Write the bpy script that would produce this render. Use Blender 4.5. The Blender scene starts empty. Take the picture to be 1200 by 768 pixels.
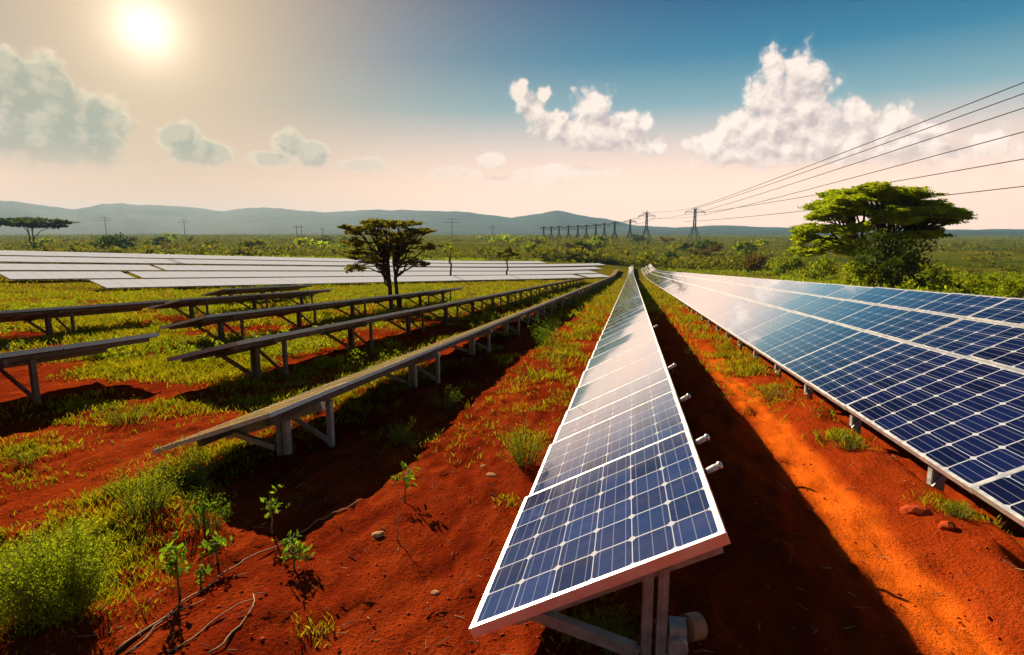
import bpy, math, random
import numpy as np
from math import sin, cos, tan, radians, degrees, sqrt, atan, atan2, asin, pi
from mathutils import Vector, Matrix, Quaternion

S = bpy.context.scene
C = S.collection
random.seed(7)
RNG = np.random.default_rng(11)

# ------------------------------------------------------------------ frame
U = 0.0034                      # metres per layout unit
SL = 0.0593                     # the field falls gently away from the camera
CZ = 554 * U * sqrt(1 + SL * SL)
FPX = 700.0
PITCH = atan(112 / FPX)
YAW = radians(11.277)           # camera looks left of the row direction (+Y)

def ray(px, py):
    F = Vector((0, cos(PITCH), -sin(PITCH))); Up = Vector((0, sin(PITCH), cos(PITCH)))
    r = Vector((1, 0, 0)) * ((px - 600) / FPX) - Up * ((py - 384) / FPX) + F
    return Matrix.Rotation(YAW, 3, 'Z') @ r

# ------------------------------------------------------------------ camera
cam = bpy.data.cameras.new("camera")
cam.lens = 36 * FPX / 1200
cam.sensor_width = 36
cam.clip_end = 20000
cam.clip_start = 0.05
camo = bpy.data.objects.new("camera", cam)
C.objects.link(camo)
camo.location = (0, 0, CZ)
camo.rotation_euler = (pi / 2 - PITCH, 0, YAW)
S.camera = camo
S.view_settings.view_transform = 'Standard'
S.view_settings.look = 'None'
S.view_settings.exposure = 1.0
S.view_settings.gamma = 1.0
S.view_settings.use_curve_mapping = False
S.render.engine = 'CYCLES'
S.cycles.max_bounces = 6
S.cycles.diffuse_bounces = 3
S.cycles.glossy_bounces = 3
S.cycles.transmission_bounces = 4
S.cycles.transparent_max_bounces = 8
S.cycles.volume_bounces = 1
S.cycles.use_denoising = True

# ------------------------------------------------------------------ sun
SUN = Vector((-600, 700, 466 - SL * 700)).normalized()
sl = bpy.data.lights.new("sun", 'SUN')
sl.energy = 5.0
sl.angle = radians(0.5)
sl.color = (1.0, 0.84, 0.60)
so = bpy.data.objects.new("sun", sl)
so.rotation_euler = (-SUN).to_track_quat('-Z', 'Y').to_euler()
C.objects.link(so)

# ------------------------------------------------------------------ node helpers
class NT:
    def __init__(s, nt):
        s.nt = nt
    def n(s, t, **kw):
        nd = s.nt.nodes.new(t)
        for k, v in kw.items():
            setattr(nd, k, v)
        return nd
    def put(s, sock, v):
        if v is None:
            return
        if hasattr(v, 'links') or hasattr(v, 'is_linked'):
            s.nt.links.new(v, sock)
        else:
            if sock.type == 'RGBA' and len(v) == 3:
                v = (*v, 1)
            sock.default_value = v
    def m(s, op, a, b=None, c=None, clamp=False):
        nd = s.n('ShaderNodeMath', operation=op, use_clamp=clamp)
        s.put(nd.inputs[0], a); s.put(nd.inputs[1], b)
        if c is not None: s.put(nd.inputs[2], c)
        return nd.outputs[0]
    def v(s, op, a, b=None, scale=None, out=0):
        nd = s.n('ShaderNodeVectorMath', operation=op)
        s.put(nd.inputs[0], a); s.put(nd.inputs[1], b)
        if scale is not None: s.put(nd.inputs['Scale'], scale)
        return nd.outputs[out]
    def mix(s, f, a, b, mode='MIX'):
        nd = s.n('ShaderNodeMix', data_type='RGBA', blend_type=mode)
        s.put(nd.inputs[0], f); s.put(nd.inputs[6], a); s.put(nd.inputs[7], b)
        return nd.outputs[2]
    def mapr(s, x, a, b, c=0.0, d=1.0, smooth=True):
        nd = s.n('ShaderNodeMapRange', interpolation_type='SMOOTHSTEP' if smooth else 'LINEAR')
        s.put(nd.inputs[0], x); s.put(nd.inputs[1], a); s.put(nd.inputs[2], b)
        s.put(nd.inputs[3], c); s.put(nd.inputs[4], d)
        return nd.outputs[0]
    def noise(s, vec, scale, detail=4, rough=0.55, out=0, dist=0.0):
        nd = s.n('ShaderNodeTexNoise')
        s.put(nd.inputs['Vector'], vec)
        nd.inputs['Scale'].default_value = scale
        nd.inputs['Detail'].default_value = detail
        nd.inputs['Roughness'].default_value = rough
        nd.inputs['Distortion'].default_value = dist
        return nd.outputs[out]
    def vor(s, vec, scale, detail=0, feature='F1', smooth=None, out=0, rough=0.5):
        nd = s.n('ShaderNodeTexVoronoi', feature=feature)
        s.put(nd.inputs['Vector'], vec)
        nd.inputs['Scale'].default_value = scale
        if 'Detail' in nd.inputs: nd.inputs['Detail'].default_value = detail
        if 'Roughness' in nd.inputs: nd.inputs['Roughness'].default_value = rough
        if smooth is not None: nd.inputs['Smoothness'].default_value = smooth
        return nd.outputs[out]
    def ramp(s, f, stops, interp='LINEAR'):
        nd = s.n('ShaderNodeValToRGB')
        cr = nd.color_ramp; cr.interpolation = interp
        while len(cr.elements) < len(stops): cr.elements.new(0.5)
        for e, (p, c) in zip(cr.elements, stops):
            e.position = p; e.color = (*c, 1)
        s.put(nd.inputs[0], f)
        return nd.outputs[0]
    def sep(s, vec):
        nd = s.n('ShaderNodeSeparateXYZ'); s.put(nd.inputs[0], vec); return nd.outputs
    def comb(s, x, y, z):
        nd = s.n('ShaderNodeCombineXYZ')
        s.put(nd.inputs[0], x); s.put(nd.inputs[1], y); s.put(nd.inputs[2], z)
        return nd.outputs[0]

# ------------------------------------------------------------------ world sky with clouds
def azel(px, py):
    r = ray(px, py).normalized()
    return atan2(r.x, r.y), asin(r.z)

def build_world():
    w = bpy.data.worlds.new("World")
    S.world = w
    w.use_nodes = True
    nt = w.node_tree
    nt.nodes.clear()
    k = NT(nt)
    out = k.n('ShaderNodeOutputWorld')
    bg = k.n('ShaderNodeBackground')
    bg.inputs['Strength'].default_value = 0.1
    nt.links.new(bg.outputs[0], out.inputs[0])
    tc = k.n('ShaderNodeTexCoord')
    d = k.v('NORMALIZE', tc.outputs['Generated'])
    x, y, z = k.sep(d)
    az = k.m('ARCTAN2', x, y)
    el = k.m('ARCSINE', z)
    p = k.comb(az, el, 0.0)
    # clear sky
    eln = k.m('DIVIDE', el, pi / 2, clamp=True)
    def e(deg): return deg / 90
    base = k.ramp(eln, [(0.0, (1.35, .80, .56)), (e(4), (1.22, .78, .58)), (e(7.5), (.80, .62, .54)),
                        (e(11), (.22, .38, .43)), (e(15), (.030, .195, .325)), (e(19.5), (.0, .092, .225)),
                        (e(35), (.006, .065, .17)), (1.0, (.006, .045, .13))])
    sky = k.n('ShaderNodeTexSky', sky_type='NISHITA')
    sky.sun_disc = False
    sky.sun_elevation = asin(SUN.z)
    sky.sun_rotation = atan2(SUN.x, SUN.y)
    sky.altitude = 900
    sky.dust_density = 2.0
    nish = k.v('SCALE', sky.outputs[0], scale=0.1)
    base = k.mix(0.03, base, nish)
    # the half of the sky away from the sun is duller
    side = k.v('DOT_PRODUCT', d, (SUN.x, SUN.y, 0.0), out=1)
    base = k.v('SCALE', base, scale=k.mapr(side, -0.9, 0.35, 0.42, 1.0))
    # warm veil around the sun
    gs = ray(170, 33).normalized()
    dotp = k.v('DOT_PRODUCT', d, (gs.x, gs.y, gs.z), out=1)
    th = k.m('ARCCOSINE', k.m('MINIMUM', dotp, 1.0))           # angle from sun
    veil = k.m('EXPONENT', k.m('MULTIPLY', k.m('POWER', k.m('DIVIDE', th, 0.36), 1.6), -1.0))
    base = k.mix(k.m('MULTIPLY', veil, 0.86), base, (.53, .36, .225))
    lowmask = k.mapr(el, 0.02, 0.30, 1.0, 0.35)
    veil2 = k.m('EXPONENT', k.m('MULTIPLY', k.m('POWER', k.m('DIVIDE', th, 0.17), 1.5), -1.0))
    veil2 = k.m('MULTIPLY', veil2, 0.75)
    base = k.mix(veil2, base, (.74, .55, .35))

    # clouds: (px, py, rx, ry)
    big = [(908, 82, 22, 28), (936, 84, 26, 26), (900, 118, 34, 34), (930, 130, 50, 48), (880, 158, 42, 34),
           (838, 172, 38, 20), (958, 150, 38, 38), (1000, 136, 17, 20), (985, 165, 36, 26), (905, 178, 95, 20)]
    mid = [(607, 108, 10, 15), (622, 126, 17, 17), (637, 112, 9, 11), (650, 146, 26, 18), (676, 160, 26, 15),
           (697, 124, 22, 24), (704, 150, 40, 22), (743, 144, 21, 15), (724, 165, 42, 15), (768, 168, 18, 13)]
    rgt = [(1045, 154, 30, 30), (1062, 174, 54, 22), (1094, 150, 20, 9), (1154, 170, 32, 21), (1194, 188, 32, 17), (1110, 186, 50, 17)]
    lft = [(15, 94, 38, 34), (52, 104, 38, 36), (35, 150, 95, 50), (92, 160, 60, 38), (124, 138, 22, 26), (0, 130, 50, 56), (-50, 120, 60, 50)]
    sml = [(210, 160, 24, 16), (238, 180, 34, 12), (318, 186, 28, 9), (342, 172, 20, 16), (366, 180, 18, 16),
           (575, 188, 15, 9), (430, 196, 32, 8), (660, 203, 60, 9), (530, 205, 30, 8), (600, 212, 80, 8)]
    blobs = []
    for b in big + mid + rgt + lft + sml:
        a0, e0 = azel(b[0], b[1])
        a1, _ = azel(b[0] + b[2], b[1]); _, e1 = azel(b[0], b[1] - b[3])
        blobs.append((a0, e0, abs(a1 - a0) * 1.25, abs(e1 - e0) * 1.25))
    # other clouds all round the sky, as far ones reflected or seen from aside
    for _ in range(9):
        a = random.uniform(1.1, 5.0); el0 = random.uniform(.12, .35); r0 = random.uniform(.08, .16)
        if a > pi: a -= 2 * pi
        for q in range(2):
            blobs.append((a + random.uniform(-.1, .1), el0 + random.uniform(-.03, .03), r0 * random.uniform(.6, 1), r0 * .45))
    warpc = k.noise(p, 16, 3, .6, out=1)
    warp = k.v('SCALE', k.v('SUBTRACT', warpc, (.5, .5, .5)), scale=0.020)
    pw = k.v('ADD', p, warp)
    def field(vec):
        g = None
        for (a0, e0, ra, re) in blobs:
            q = k.v('MULTIPLY', k.v('SUBTRACT', vec, (a0, e0, 0)), (1 / ra, 1 / re, 0))
            l = k.v('LENGTH', q, out=1)
            h = k.m('SUBTRACT', 1.0, l)
            g = h if g is None else k.m('SMOOTH_MAX', g, h, 0.12)
        return g
    def puff(vec):
        a = k.m('SUBTRACT', 0.62, k.vor(vec, 34, detail=3.0, feature='F1', rough=0.55))
        return a
    off = (-0.010, 0.013, 0)
    g0 = field(pw); f0 = puff(pw)
    p1 = k.v('ADD', pw, off)
    f1 = puff(p1)
    off2 = (-0.016, 0.026, 0)
    g1 = field(k.v('ADD', pw, off2))
    fine = k.noise(p, 95, 4, .6)
    near = k.m('EXPONENT', k.m('MULTIPLY', k.m('POWER', k.m('DIVIDE', th, 0.44), 3.0), -1.0))
    dens = k.m('ADD', g0, k.m('MULTIPLY', f0, k.m('MULTIPLY_ADD', near, -.14, .62)))
    dens = k.m('ADD', dens, k.m('MULTIPLY', near, .05))
    dens = k.m('ADD', dens, k.m('MULTIPLY', k.m('SUBTRACT', fine, .5), 0.13))
    alpha = k.mapr(dens, -0.27, 0.19)
    # cloud bases dissolve in the haze
    basefade = k.mapr(el, 0.065, 0.125)
    soft = k.mapr(dens, -0.5, 0.6)
    alpha = k.m('MULTIPLY', alpha, k.m('ADD', k.m('MULTIPLY', basefade, .78), .14))
    alpha = k.m('MAXIMUM', alpha, k.m('MULTIPLY', soft, 0.22))
    lit = k.m('ADD', 0.50, k.m('MULTIPLY', k.m('SUBTRACT', f0, f1), .95))
    lit = k.m('ADD', lit, k.m('MULTIPLY', k.m('SUBTRACT', g0, g1), 0.62), clamp=True)
    rim = k.mapr(dens, -0.10, 0.30, 1.0, 0.0)
    back = k.m('ADD', k.m('MULTIPLY', rim, k.m('MULTIPLY_ADD', fine, 1.1, -.05)), k.m('MULTIPLY', k.m('SUBTRACT', lit, .46), .42), clamp=True)
    lit = k.m('ADD', k.m('MULTIPLY', lit, k.m('SUBTRACT', 1.0, near)), k.m('MULTIPLY', back, near), clamp=True)
    shade = k.mix(near, (.56, .45, .44), (.345, .36, .28))
    bright = k.mix(near, (1.04, .85, .74), (1.0, .80, .56))
    ccol = k.mix(lit, shade, bright)
    col = k.mix(alpha, base, ccol)
    # glare of the sun through the haze
    c1 = k.m('EXPONENT', k.m('MULTIPLY', k.m('POWER', k.m('DIVIDE', th, 0.034), 1.5), -1.0))
    c2 = k.m('EXPONENT', k.m('MULTIPLY', k.m('DIVIDE', th, 0.075), -1.0))
    col = k.v('ADD', col, k.v('SCALE', (1.0, .93, .78), scale=k.m('MULTIPLY', c1, .85)))
    col = k.v('ADD', col, k.v('SCALE', (1.0, .80, .50), scale=k.m('MULTIPLY', c2, .24)))
    # below the horizon: earth tone
    col = k.mix(k.mapr(el, -0.06, -0.005, 1.0, 0.0), col, (.16, .11, .06))
    col = k.v('SCALE', col, scale=5.7)
    k.put(bg.inputs[0], col)
build_world()

# ------------------------------------------------------------------ materials
def mat(name, fn):
    m = bpy.data.materials.new(name)
    m.use_nodes = True
    nt = m.node_tree
    nt.nodes.clear()
    k = NT(nt)
    o = k.n('ShaderNodeOutputMaterial')
    sh = fn(k)
    nt.links.new(sh, o.inputs[0])
    return m

def bsdf(k, col, rough=.6, spec=.5, metal=0.0, normal=None, ior=None, coat=None, coatr=.1):
    b = k.n('ShaderNodeBsdfPrincipled')
    k.put(b.inputs['Base Color'], col)
    k.put(b.inputs['Roughness'], rough)
    k.put(b.inputs['Specular IOR Level'], spec)
    k.put(b.inputs['Metallic'], metal)
    if ior: b.inputs['IOR'].default_value = ior
    if coat is not None:
        k.put(b.inputs['Coat Weight'], coat); k.put(b.inputs['Coat Roughness'], coatr)
    if normal is not None: k.put(b.inputs['Normal'], normal)
    return b.outputs[0]

def bump(k, h, dist, strength=1.0):
    b = k.n('ShaderNodeBump')
    b.inputs['Distance'].default_value = dist
    b.inputs['Strength'].default_value = strength
    k.put(b.inputs['Height'], h)
    return b.outputs[0]

def wpos(k):
    return k.n('ShaderNodeNewGeometry').outputs['Position']

def m_ground(k):
    P = wpos(k)
    x, y, z = k.sep(P)
    Ps = k.v('MULTIPLY', P, (1.0, .33, 1.0))
    n1 = k.noise(Ps, 1.1, 6, .6)
    n2 = k.noise(Ps, 7.0, 5, .65)
    n3 = k.noise(P, 38, 4, .7)
    nb = k.noise(P, .22, 4, .6)
    t = k.m('ADD', k.m('MULTIPLY', n1, .55), k.m('MULTIPLY', n2, .45))
    soil = k.ramp(t, [(.30, (.11, .009, .003)), (.44, (.27, .026, .005)), (.57, (.46, .060, .009)), (.72, (.60, .115, .016))])
    soil = k.mix(k.mapr(n3, .50, .64, 0, .72), soil, (.13, .013, .004))
    soil = k.mix(k.mapr(k.noise(P, 90, 2, .6), .62, .75, 0, .35), soil, (.55, .17, .06))
    soil = k.mix(k.mapr(x, .2, -1.2, 0, .14), soil, (.19, .019, .005))
    # more orange to the right of the middle row
    soil = k.mix(k.mapr(x, -.5, 1.6, 0, .45), soil, (.55, .062, .007))
    # the trodden track
    wob = k.m('MULTIPLY', k.m('SUBTRACT', k.noise(k.comb(0, y, 0), .5, 2), .5), .5)
    tr = k.m('ABSOLUTE', k.m('SUBTRACT', k.m('SUBTRACT', x, 1.72), wob))
    trk = k.m('MULTIPLY', k.mapr(tr, .10, .30, 1, 0), k.mapr(y, 10, 18, 1, 0))
    trk = k.m('MULTIPLY', trk, k.mapr(n2, .25, .6, .55, 1))
    soil = k.mix(k.m('MULTIPLY', trk, .85), soil, (.86, .150, .009))
    # plant litter and low green cover
    far = k.mapr(y, 9, 55, 0, .95)
    lef = k.m('MULTIPLY', k.mapr(x, -4.3, -7.5, 0, .26), k.mapr(y, 7.0, 9.5, 0.0, 1))
    rgt = k.m('MULTIPLY', k.mapr(x, 4.8, 6.5, 0, .9), 1)
    veg = k.m('ADD', k.m('ADD', far, lef), rgt)
    nn = k.m('ADD', k.m('MULTIPLY', k.noise(P, .5, 5, .62), .7), k.m('MULTIPLY', n2, .3))
    vm = k.mapr(k.m('ADD', veg, k.m('MULTIPLY', k.m('SUBTRACT', nn, .5), 2.2)), .30, .62)
    gcol = k.ramp(k.noise(P, .9, 6, .65), [(.30, (.05, .055, .006)), (.45, (.15, .12, .010)), (.6, (.30, .20, .015)), (.75, (.36, .13, .012))])
    soil = k.mix(vm, soil, gcol)
    # open scrub plain
    pl = k.mapr(y, 60, 200)
    q1 = k.noise(k.v('MULTIPLY', P, (.35, 1, 1)), .012, 6, .65)
    q2 = k.noise(P, .09, 5, .7)
    pt = k.m('ADD', k.m('MULTIPLY', q1, .6), k.m('MULTIPLY', q2, .4))
    plain = k.ramp(pt, [(.32, (.014, .034, .002)), (.45, (.060, .082, .005)), (.55, (.145, .125, .007)), (.68, (.20, .115, .012)), (.8, (.08, .10, .006))])
    soil = k.mix(pl, soil, plain)
    h = k.m('ADD', k.m('MULTIPLY', n2, 1.0), k.m('MULTIPLY', n3, .55))
    h = k.m('ADD', h, k.m('MULTIPLY', k.noise(P, 120, 3, .7), .22))
    h = k.m('MULTIPLY', h, k.m('SUBTRACT', 1.0, k.m('MULTIPLY', trk, .6)))
    return bsdf(k, soil, 1.0, .0, normal=bump(k, h, .11, 1.0))

def cellmat(c_dark, c_light, tint_rand, lw=.024, diamond=.88, nbus=3, dust_sheen=.10, dcol=(.42, .26, .18), gloss=1.0):
    def fn(k):
        uv = k.n('ShaderNodeUVMap').outputs[0]
        u, v, _ = k.sep(uv)
        fu = k.m('FRACT', u); fv = k.m('FRACT', v)
        du = k.m('ABSOLUTE', k.m('SUBTRACT', fu, .5)); dv = k.m('ABSOLUTE', k.m('SUBTRACT', fv, .5))
        line = k.m('GREATER_THAN', k.m('MAXIMUM', du, k.m('ADD', dv, .008)), .5 - lw * .5)
        dia = k.m('GREATER_THAN', k.m('ADD', du, dv), diamond)
        line = k.m('MAXIMUM', line, dia)
        bu = k.m('ABSOLUTE', k.m('SUBTRACT', k.m('FRACT', k.m('MULTIPLY', fu, nbus)), .5))
        bus = k.m('MULTIPLY', k.m('GREATER_THAN', .035, bu), .34)
        wn = k.n('ShaderNodeTexWhiteNoise', noise_dimensions='2D')
        k.put(wn.inputs['Vector'], k.comb(k.m('FLOOR', u), k.m('FLOOR', v), 0))
        P = wpos(k)
        cry = k.noise(P, 30, 2, .5)
        f = k.m('ADD', k.m('MULTIPLY', wn.outputs[0], tint_rand), k.m('MULTIPLY', k.m('SUBTRACT', cry, .3), .5), clamp=True)
        cell = k.mix(f, c_dark, c_light)
        cell = k.mix(bus, cell, (.34, .36, .42))
        col = k.mix(line, cell, (.42, .43, .47))
        dn = k.noise(k.v('MULTIPLY', P, (1.2, 4.0, 1.2)), 1.6, 6, .65)
        dst = k.mapr(dn, .35, .8, dust_sheen * .25, dust_sheen)
        col = k.mix(dst, col, dcol)  # dust film; on the golden cells a painted grass reflection
        r = k.mapr(dn, .3, .8, .035, .085)
        d = bsdf(k, col, .6, .0)
        lw_ = k.n('ShaderNodeLayerWeight'); lw_.inputs['Blend'].default_value = .5
        fac = k.m('ADD', k.mapr(lw_.outputs['Facing'], .67, .88, 0.0, .95 * gloss), .02)
        gl = k.n('ShaderNodeBsdfGlossy'); k.put(gl.inputs['Color'], (.97, .97, .98)); k.put(gl.inputs['Roughness'], r)
        ms = k.n('ShaderNodeMixShader'); k.put(ms.inputs[0], fac)
        k.nt.links.new(d, ms.inputs[1]); k.nt.links.new(gl.outputs[0], ms.inputs[2])
        return ms.outputs[0]
    return fn

def m_glare_panel(k):
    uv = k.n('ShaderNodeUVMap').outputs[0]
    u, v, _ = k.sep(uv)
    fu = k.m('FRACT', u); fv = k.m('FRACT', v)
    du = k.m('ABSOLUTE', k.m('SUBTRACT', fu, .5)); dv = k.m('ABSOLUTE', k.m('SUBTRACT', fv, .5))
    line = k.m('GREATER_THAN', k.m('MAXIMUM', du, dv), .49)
    col = k.mix(line, (.70, .685, .72), (.30, .29, .30))  # glare of the bright sky put into the colour as matte white
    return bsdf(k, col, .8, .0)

def m_leaf(c1, c2, trans=.45, sat=None):
    def fn(k):
        g = k.n('ShaderNodeNewGeometry')
        r = g.outputs['Random Per Island']
        big = k.noise(g.outputs['Position'], 1.3, 3, .6)
        f = k.m('ADD', k.m('MULTIPLY', r, .6), k.m('MULTIPLY', k.m('SUBTRACT', big, .3), 1.0), clamp=True)
        col = k.mix(f, c1, c2)
        d = bsdf(k, col, .75, .06)
        t = k.n('ShaderNodeBsdfTranslucent')
        k.put(t.inputs[0], k.mix(1.0, col, (1.0, 1.0, .55), 'MULTIPLY'))
        ms = k.n('ShaderNodeMixShader')
        ms.inputs[0].default_value = trans
        k.nt.links.new(d, ms.inputs[1]); k.nt.links.new(t.outputs[0], ms.inputs[2])
        return ms.outputs[0]
    return fn

def simple(col, rough=.6, spec=.4, metal=0.0, var=.25, scale=6.0):
    def fn(k):
        P = wpos(k)
        n = k.noise(P, scale, 5, .65)
        c = k.mix(k.mapr(n, .3, .75), tuple(q * (1 - var) for q in col), tuple(min(1, q * (1 + var)) for q in col))
        return bsdf(k, c, k.mapr(n, .2, .8, max(.05, rough - .1), min(1, rough + .12)), spec, metal)
    return fn

def m_hill(k):
    P = wpos(k)
    n = k.noise(P, .006, 6, .7)
    n2 = k.noise(P, .03, 4, .65)
    c = k.ramp(k.m('ADD', k.m('MULTIPLY', n, .6), k.m('MULTIPLY', n2, .4)), [(.35, (.010, .026, .026)), (.55, (.028, .048, .042)), (.7, (.055, .066, .05))])
    return bsdf(k, c, .95, .05)

M = dict(
    ground=mat('red_soil', m_ground),
    cell=mat('solar_cells', cellmat((.007, .017, .060), (.018, .046, .155), .75, dust_sheen=.07)),
    cellb=mat('blue_solar_cells', cellmat((.0015, .004, .026), (.005, .013, .075), .6, dust_sheen=.012)),
    cellg=mat('golden_reflection_cells', cellmat((.02, .02, .03), (.05, .045, .05), .5, dust_sheen=.95, dcol=(.48, .31, .055), gloss=.30)),  # golden reflection of the grass put into the cell colour
    cellw=mat('painted_glare_panel', m_glare_panel),
    frame=mat('white_aluminium', simple((.86, .81, .75), .36, .5, .75, .06, 9)),
    back=mat('dark_backsheet', simple((.07, .06, .055), .6, .3, 0, .3)),
    steel=mat('galvanised_steel', simple((.42, .40, .37), .5, .5, .55, .22, 14)),
    rust=mat('weathered_steel', simple((.16, .115, .085), .7, .3, .2, .4, 8)),
    dull=mat('dull_grey_frame', simple((.40, .39, .40), .8, .05, 0, .1)),
    white=mat('white_plastic', simple((.78, .75, .69), .5, .4, 0, .08)),
    cable=mat('black_cable', simple((.02, .02, .02), .6, .3)),
    bark=mat('bark', simple((.13, .085, .05), .9, .1, 0, .45, 9)),
    barkd=mat('dark_bark', simple((.055, .036, .024), .9, .1, 0, .45, 9)),
    stem=mat('green_stem', simple((.12, .16, .04), .7, .2)),
    dry=mat('dry_stem', simple((.36, .23, .11), .8, .2, 0, .35, 14)),
    tan=mat('tan_plastic', simple((.42, .24, .11), .6, .4, 0, .2)),
    stone=mat('pale_stone', simple((.44, .22, .10), .9, .1, 0, .35, 11)),
    clod=mat('soil_clod', simple((.36, .050, .010), .95, .05, 0, .4, 9)),
    grass=mat('yellow_green_grass', m_leaf((.10, .14, .005), (.43, .34, .012), .5)),
    weed=mat('fresh_weed', m_leaf((.07, .18, .008), (.30, .42, .02), .55)),
    feather=mat('feathery_leaf', m_leaf((.10, .17, .007), (.38, .43, .018), .55)),
    acacia=mat('acacia_leaf', m_leaf((.09, .17, .006), (.52, .56, .016), .64)),
    olive=mat('olive_brown_leaf', m_leaf((.075, .09, .010), (.30, .25, .025), .58)),
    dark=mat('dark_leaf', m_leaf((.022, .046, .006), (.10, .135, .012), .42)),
    bushy=mat('bush_leaf', m_leaf((.07, .145, .005), (.42, .44, .013), .58)),
    bronze=mat('bronze_leaf', m_leaf((.07, .055, .010), (.24, .15, .02), .4)),
    scrub=mat('scrub_leaf', m_leaf((.016, .040, .002), (.30, .27, .010), .46)),
    hill=mat('hill_cover', m_hill),
    pylon=mat('pylon_steel', simple((.10, .095, .09), .6, .4, .3, .2)),
    wire=mat('power_wire', simple((.035, .032, .032), .5, .4, .4, .2)),
    glass=mat('insulator_glass', simple((.10, .09, .08), .3, .5)),
)

# ------------------------------------------------------------------ terrain
_perm = RNG.permutation(512)
def vnoise(x, y):
    x = np.asarray(x, float); y = np.asarray(y, float)
    xi = np.floor(x).astype(int); yi = np.floor(y).astype(int)
    xf = x - xi; yf = y - yi
    xf = xf * xf * (3 - 2 * xf); yf = yf * yf * (3 - 2 * yf)
    def h(i, j): return _perm[(_perm[i & 511] + j) & 511] / 511.0
    a = h(xi, yi); b = h(xi + 1, yi); c = h(xi, yi + 1); d = h(xi + 1, yi + 1)
    return (a * (1 - xf) + b * xf) * (1 - yf) + (c * (1 - xf) + d * xf) * yf
def fbm(x, y, o=4):
    s = 0; a = .5; t = 0
    for i in range(o):
        s = s + a * vnoise(np.asarray(x) * 2**i + 17 * i, np.asarray(y) * 2**i + 5 * i); t += a; a *= .5
    return s / t

Y1, Y2 = 90.0, 290.0
def zbase(x, y):
    x = np.asarray(x, float); y = np.asarray(y, float)
    yc = np.clip(y, -80, Y2)
    z = -SL * yc
    e = np.clip(yc - Y1, 0, None)
    z = z + SL / (2 * (Y2 - Y1)) * e * e
    q = -.94 * x + .342 * np.minimum(y, 170)
    z = z + np.interp(q, [0, 42, 50, 57.5, 65, 72, 82, 1e5], [0, 0, .45, .98, 1.63, 2.25, 2.6, 2.6])
    return z
def zgr(x, y):
    x = np.asarray(x, float); y = np.asarray(y, float)
    z = zbase(x, y)
    m = (fbm(x * .55 + 3, y * .35, 3) - .5) * .10
    m = m + (fbm(x * 2.6 + 9, y * 1.3 + 4, 3) - .5) * .075
    nf = np.clip((13 - y) / 5, 0, 1)
    fu = 1 - np.abs(fbm((x - .22 * y) * 5.5 + 11, (y + .22 * x) * .9, 3) - .5) * 4
    m = m - np.clip(fu, 0, 1)**2 * .026 * nf
    nearf = np.clip((45 - y) / 15, 0, 1)
    cl = fbm(x * 7, y * 4.5 + 40, 3)
    m = m + np.clip(cl - .52, 0, 1) * .13 * nearf
    # trodden track lies a little lower, its banks a little higher
    tr = np.abs(x - 1.72 - .25 * np.sin(y * .8))
    m = m - .05 * np.exp(-(tr / .3)**2) * np.clip((14 - y) / 6, 0, 1)
    m = m + .07 * np.exp(-((x - 2.35) / .3)**2) * np.clip((14 - y) / 6, 0, 1) * (.4 + 1.2 * fbm(x * 3, y * 2, 2))
    ss = lambda t: t * t * (3 - 2 * t)
    m = m * np.clip((200 - y) / 120, .0, 1)
    m = m - .30 * ss(np.clip((x - 2.62 - .10 * (vnoise(y * 1.1, 3 + 0 * y) - .5)) / .26, 0, 1)) * ss(np.clip((6.4 - x) / 1.2, 0, 1)) * np.clip((40 - y) / 20, 0, 1)
    m = m + np.clip((y - 200) / 300, 0, 1) * (fbm(x * .006, y * .006, 4) - .5) * 2.6
    return z + m

def g3(x, y): return Vector((x, y, float(zgr(x, y))))
def at(px, py):
    """ground point seen at a photograph pixel"""
    r = ray(px, py); o = Vector((0, 0, CZ))
    t = .5; step = .05
    while t < 6000:
        p = o + r * t
        if p.z < float(zgr(p.x, p.y)):
            lo, hi = t - step, t
            for _ in range(14):
                mid = (lo + hi) / 2; p = o + r * mid
                if p.z < float(zgr(p.x, p.y)): hi = mid
                else: lo = mid
            return o + r * hi
        step = max(.05, t * .02); t += step
    return o + r * 6000

# ------------------------------------------------------------------ object helpers
def link(o, parent=None):
    C.objects.link(o)
    if parent is not None: o.parent = parent
    return o
def tag(o, label=None, cat=None, group=None, kind=None):
    if label: o['label'] = label
    if cat: o['category'] = cat
    if group: o['group'] = group
    if kind: o['kind'] = kind
    return o
def thing(name, loc, label, cat, group=None, rz=0):
    o = bpy.data.objects.new(name, None)
    o.empty_display_size = .2
    o.location = loc; o.rotation_euler = (0, 0, rz)
    C.objects.link(o)
    return tag(o, label, cat, group)

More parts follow.
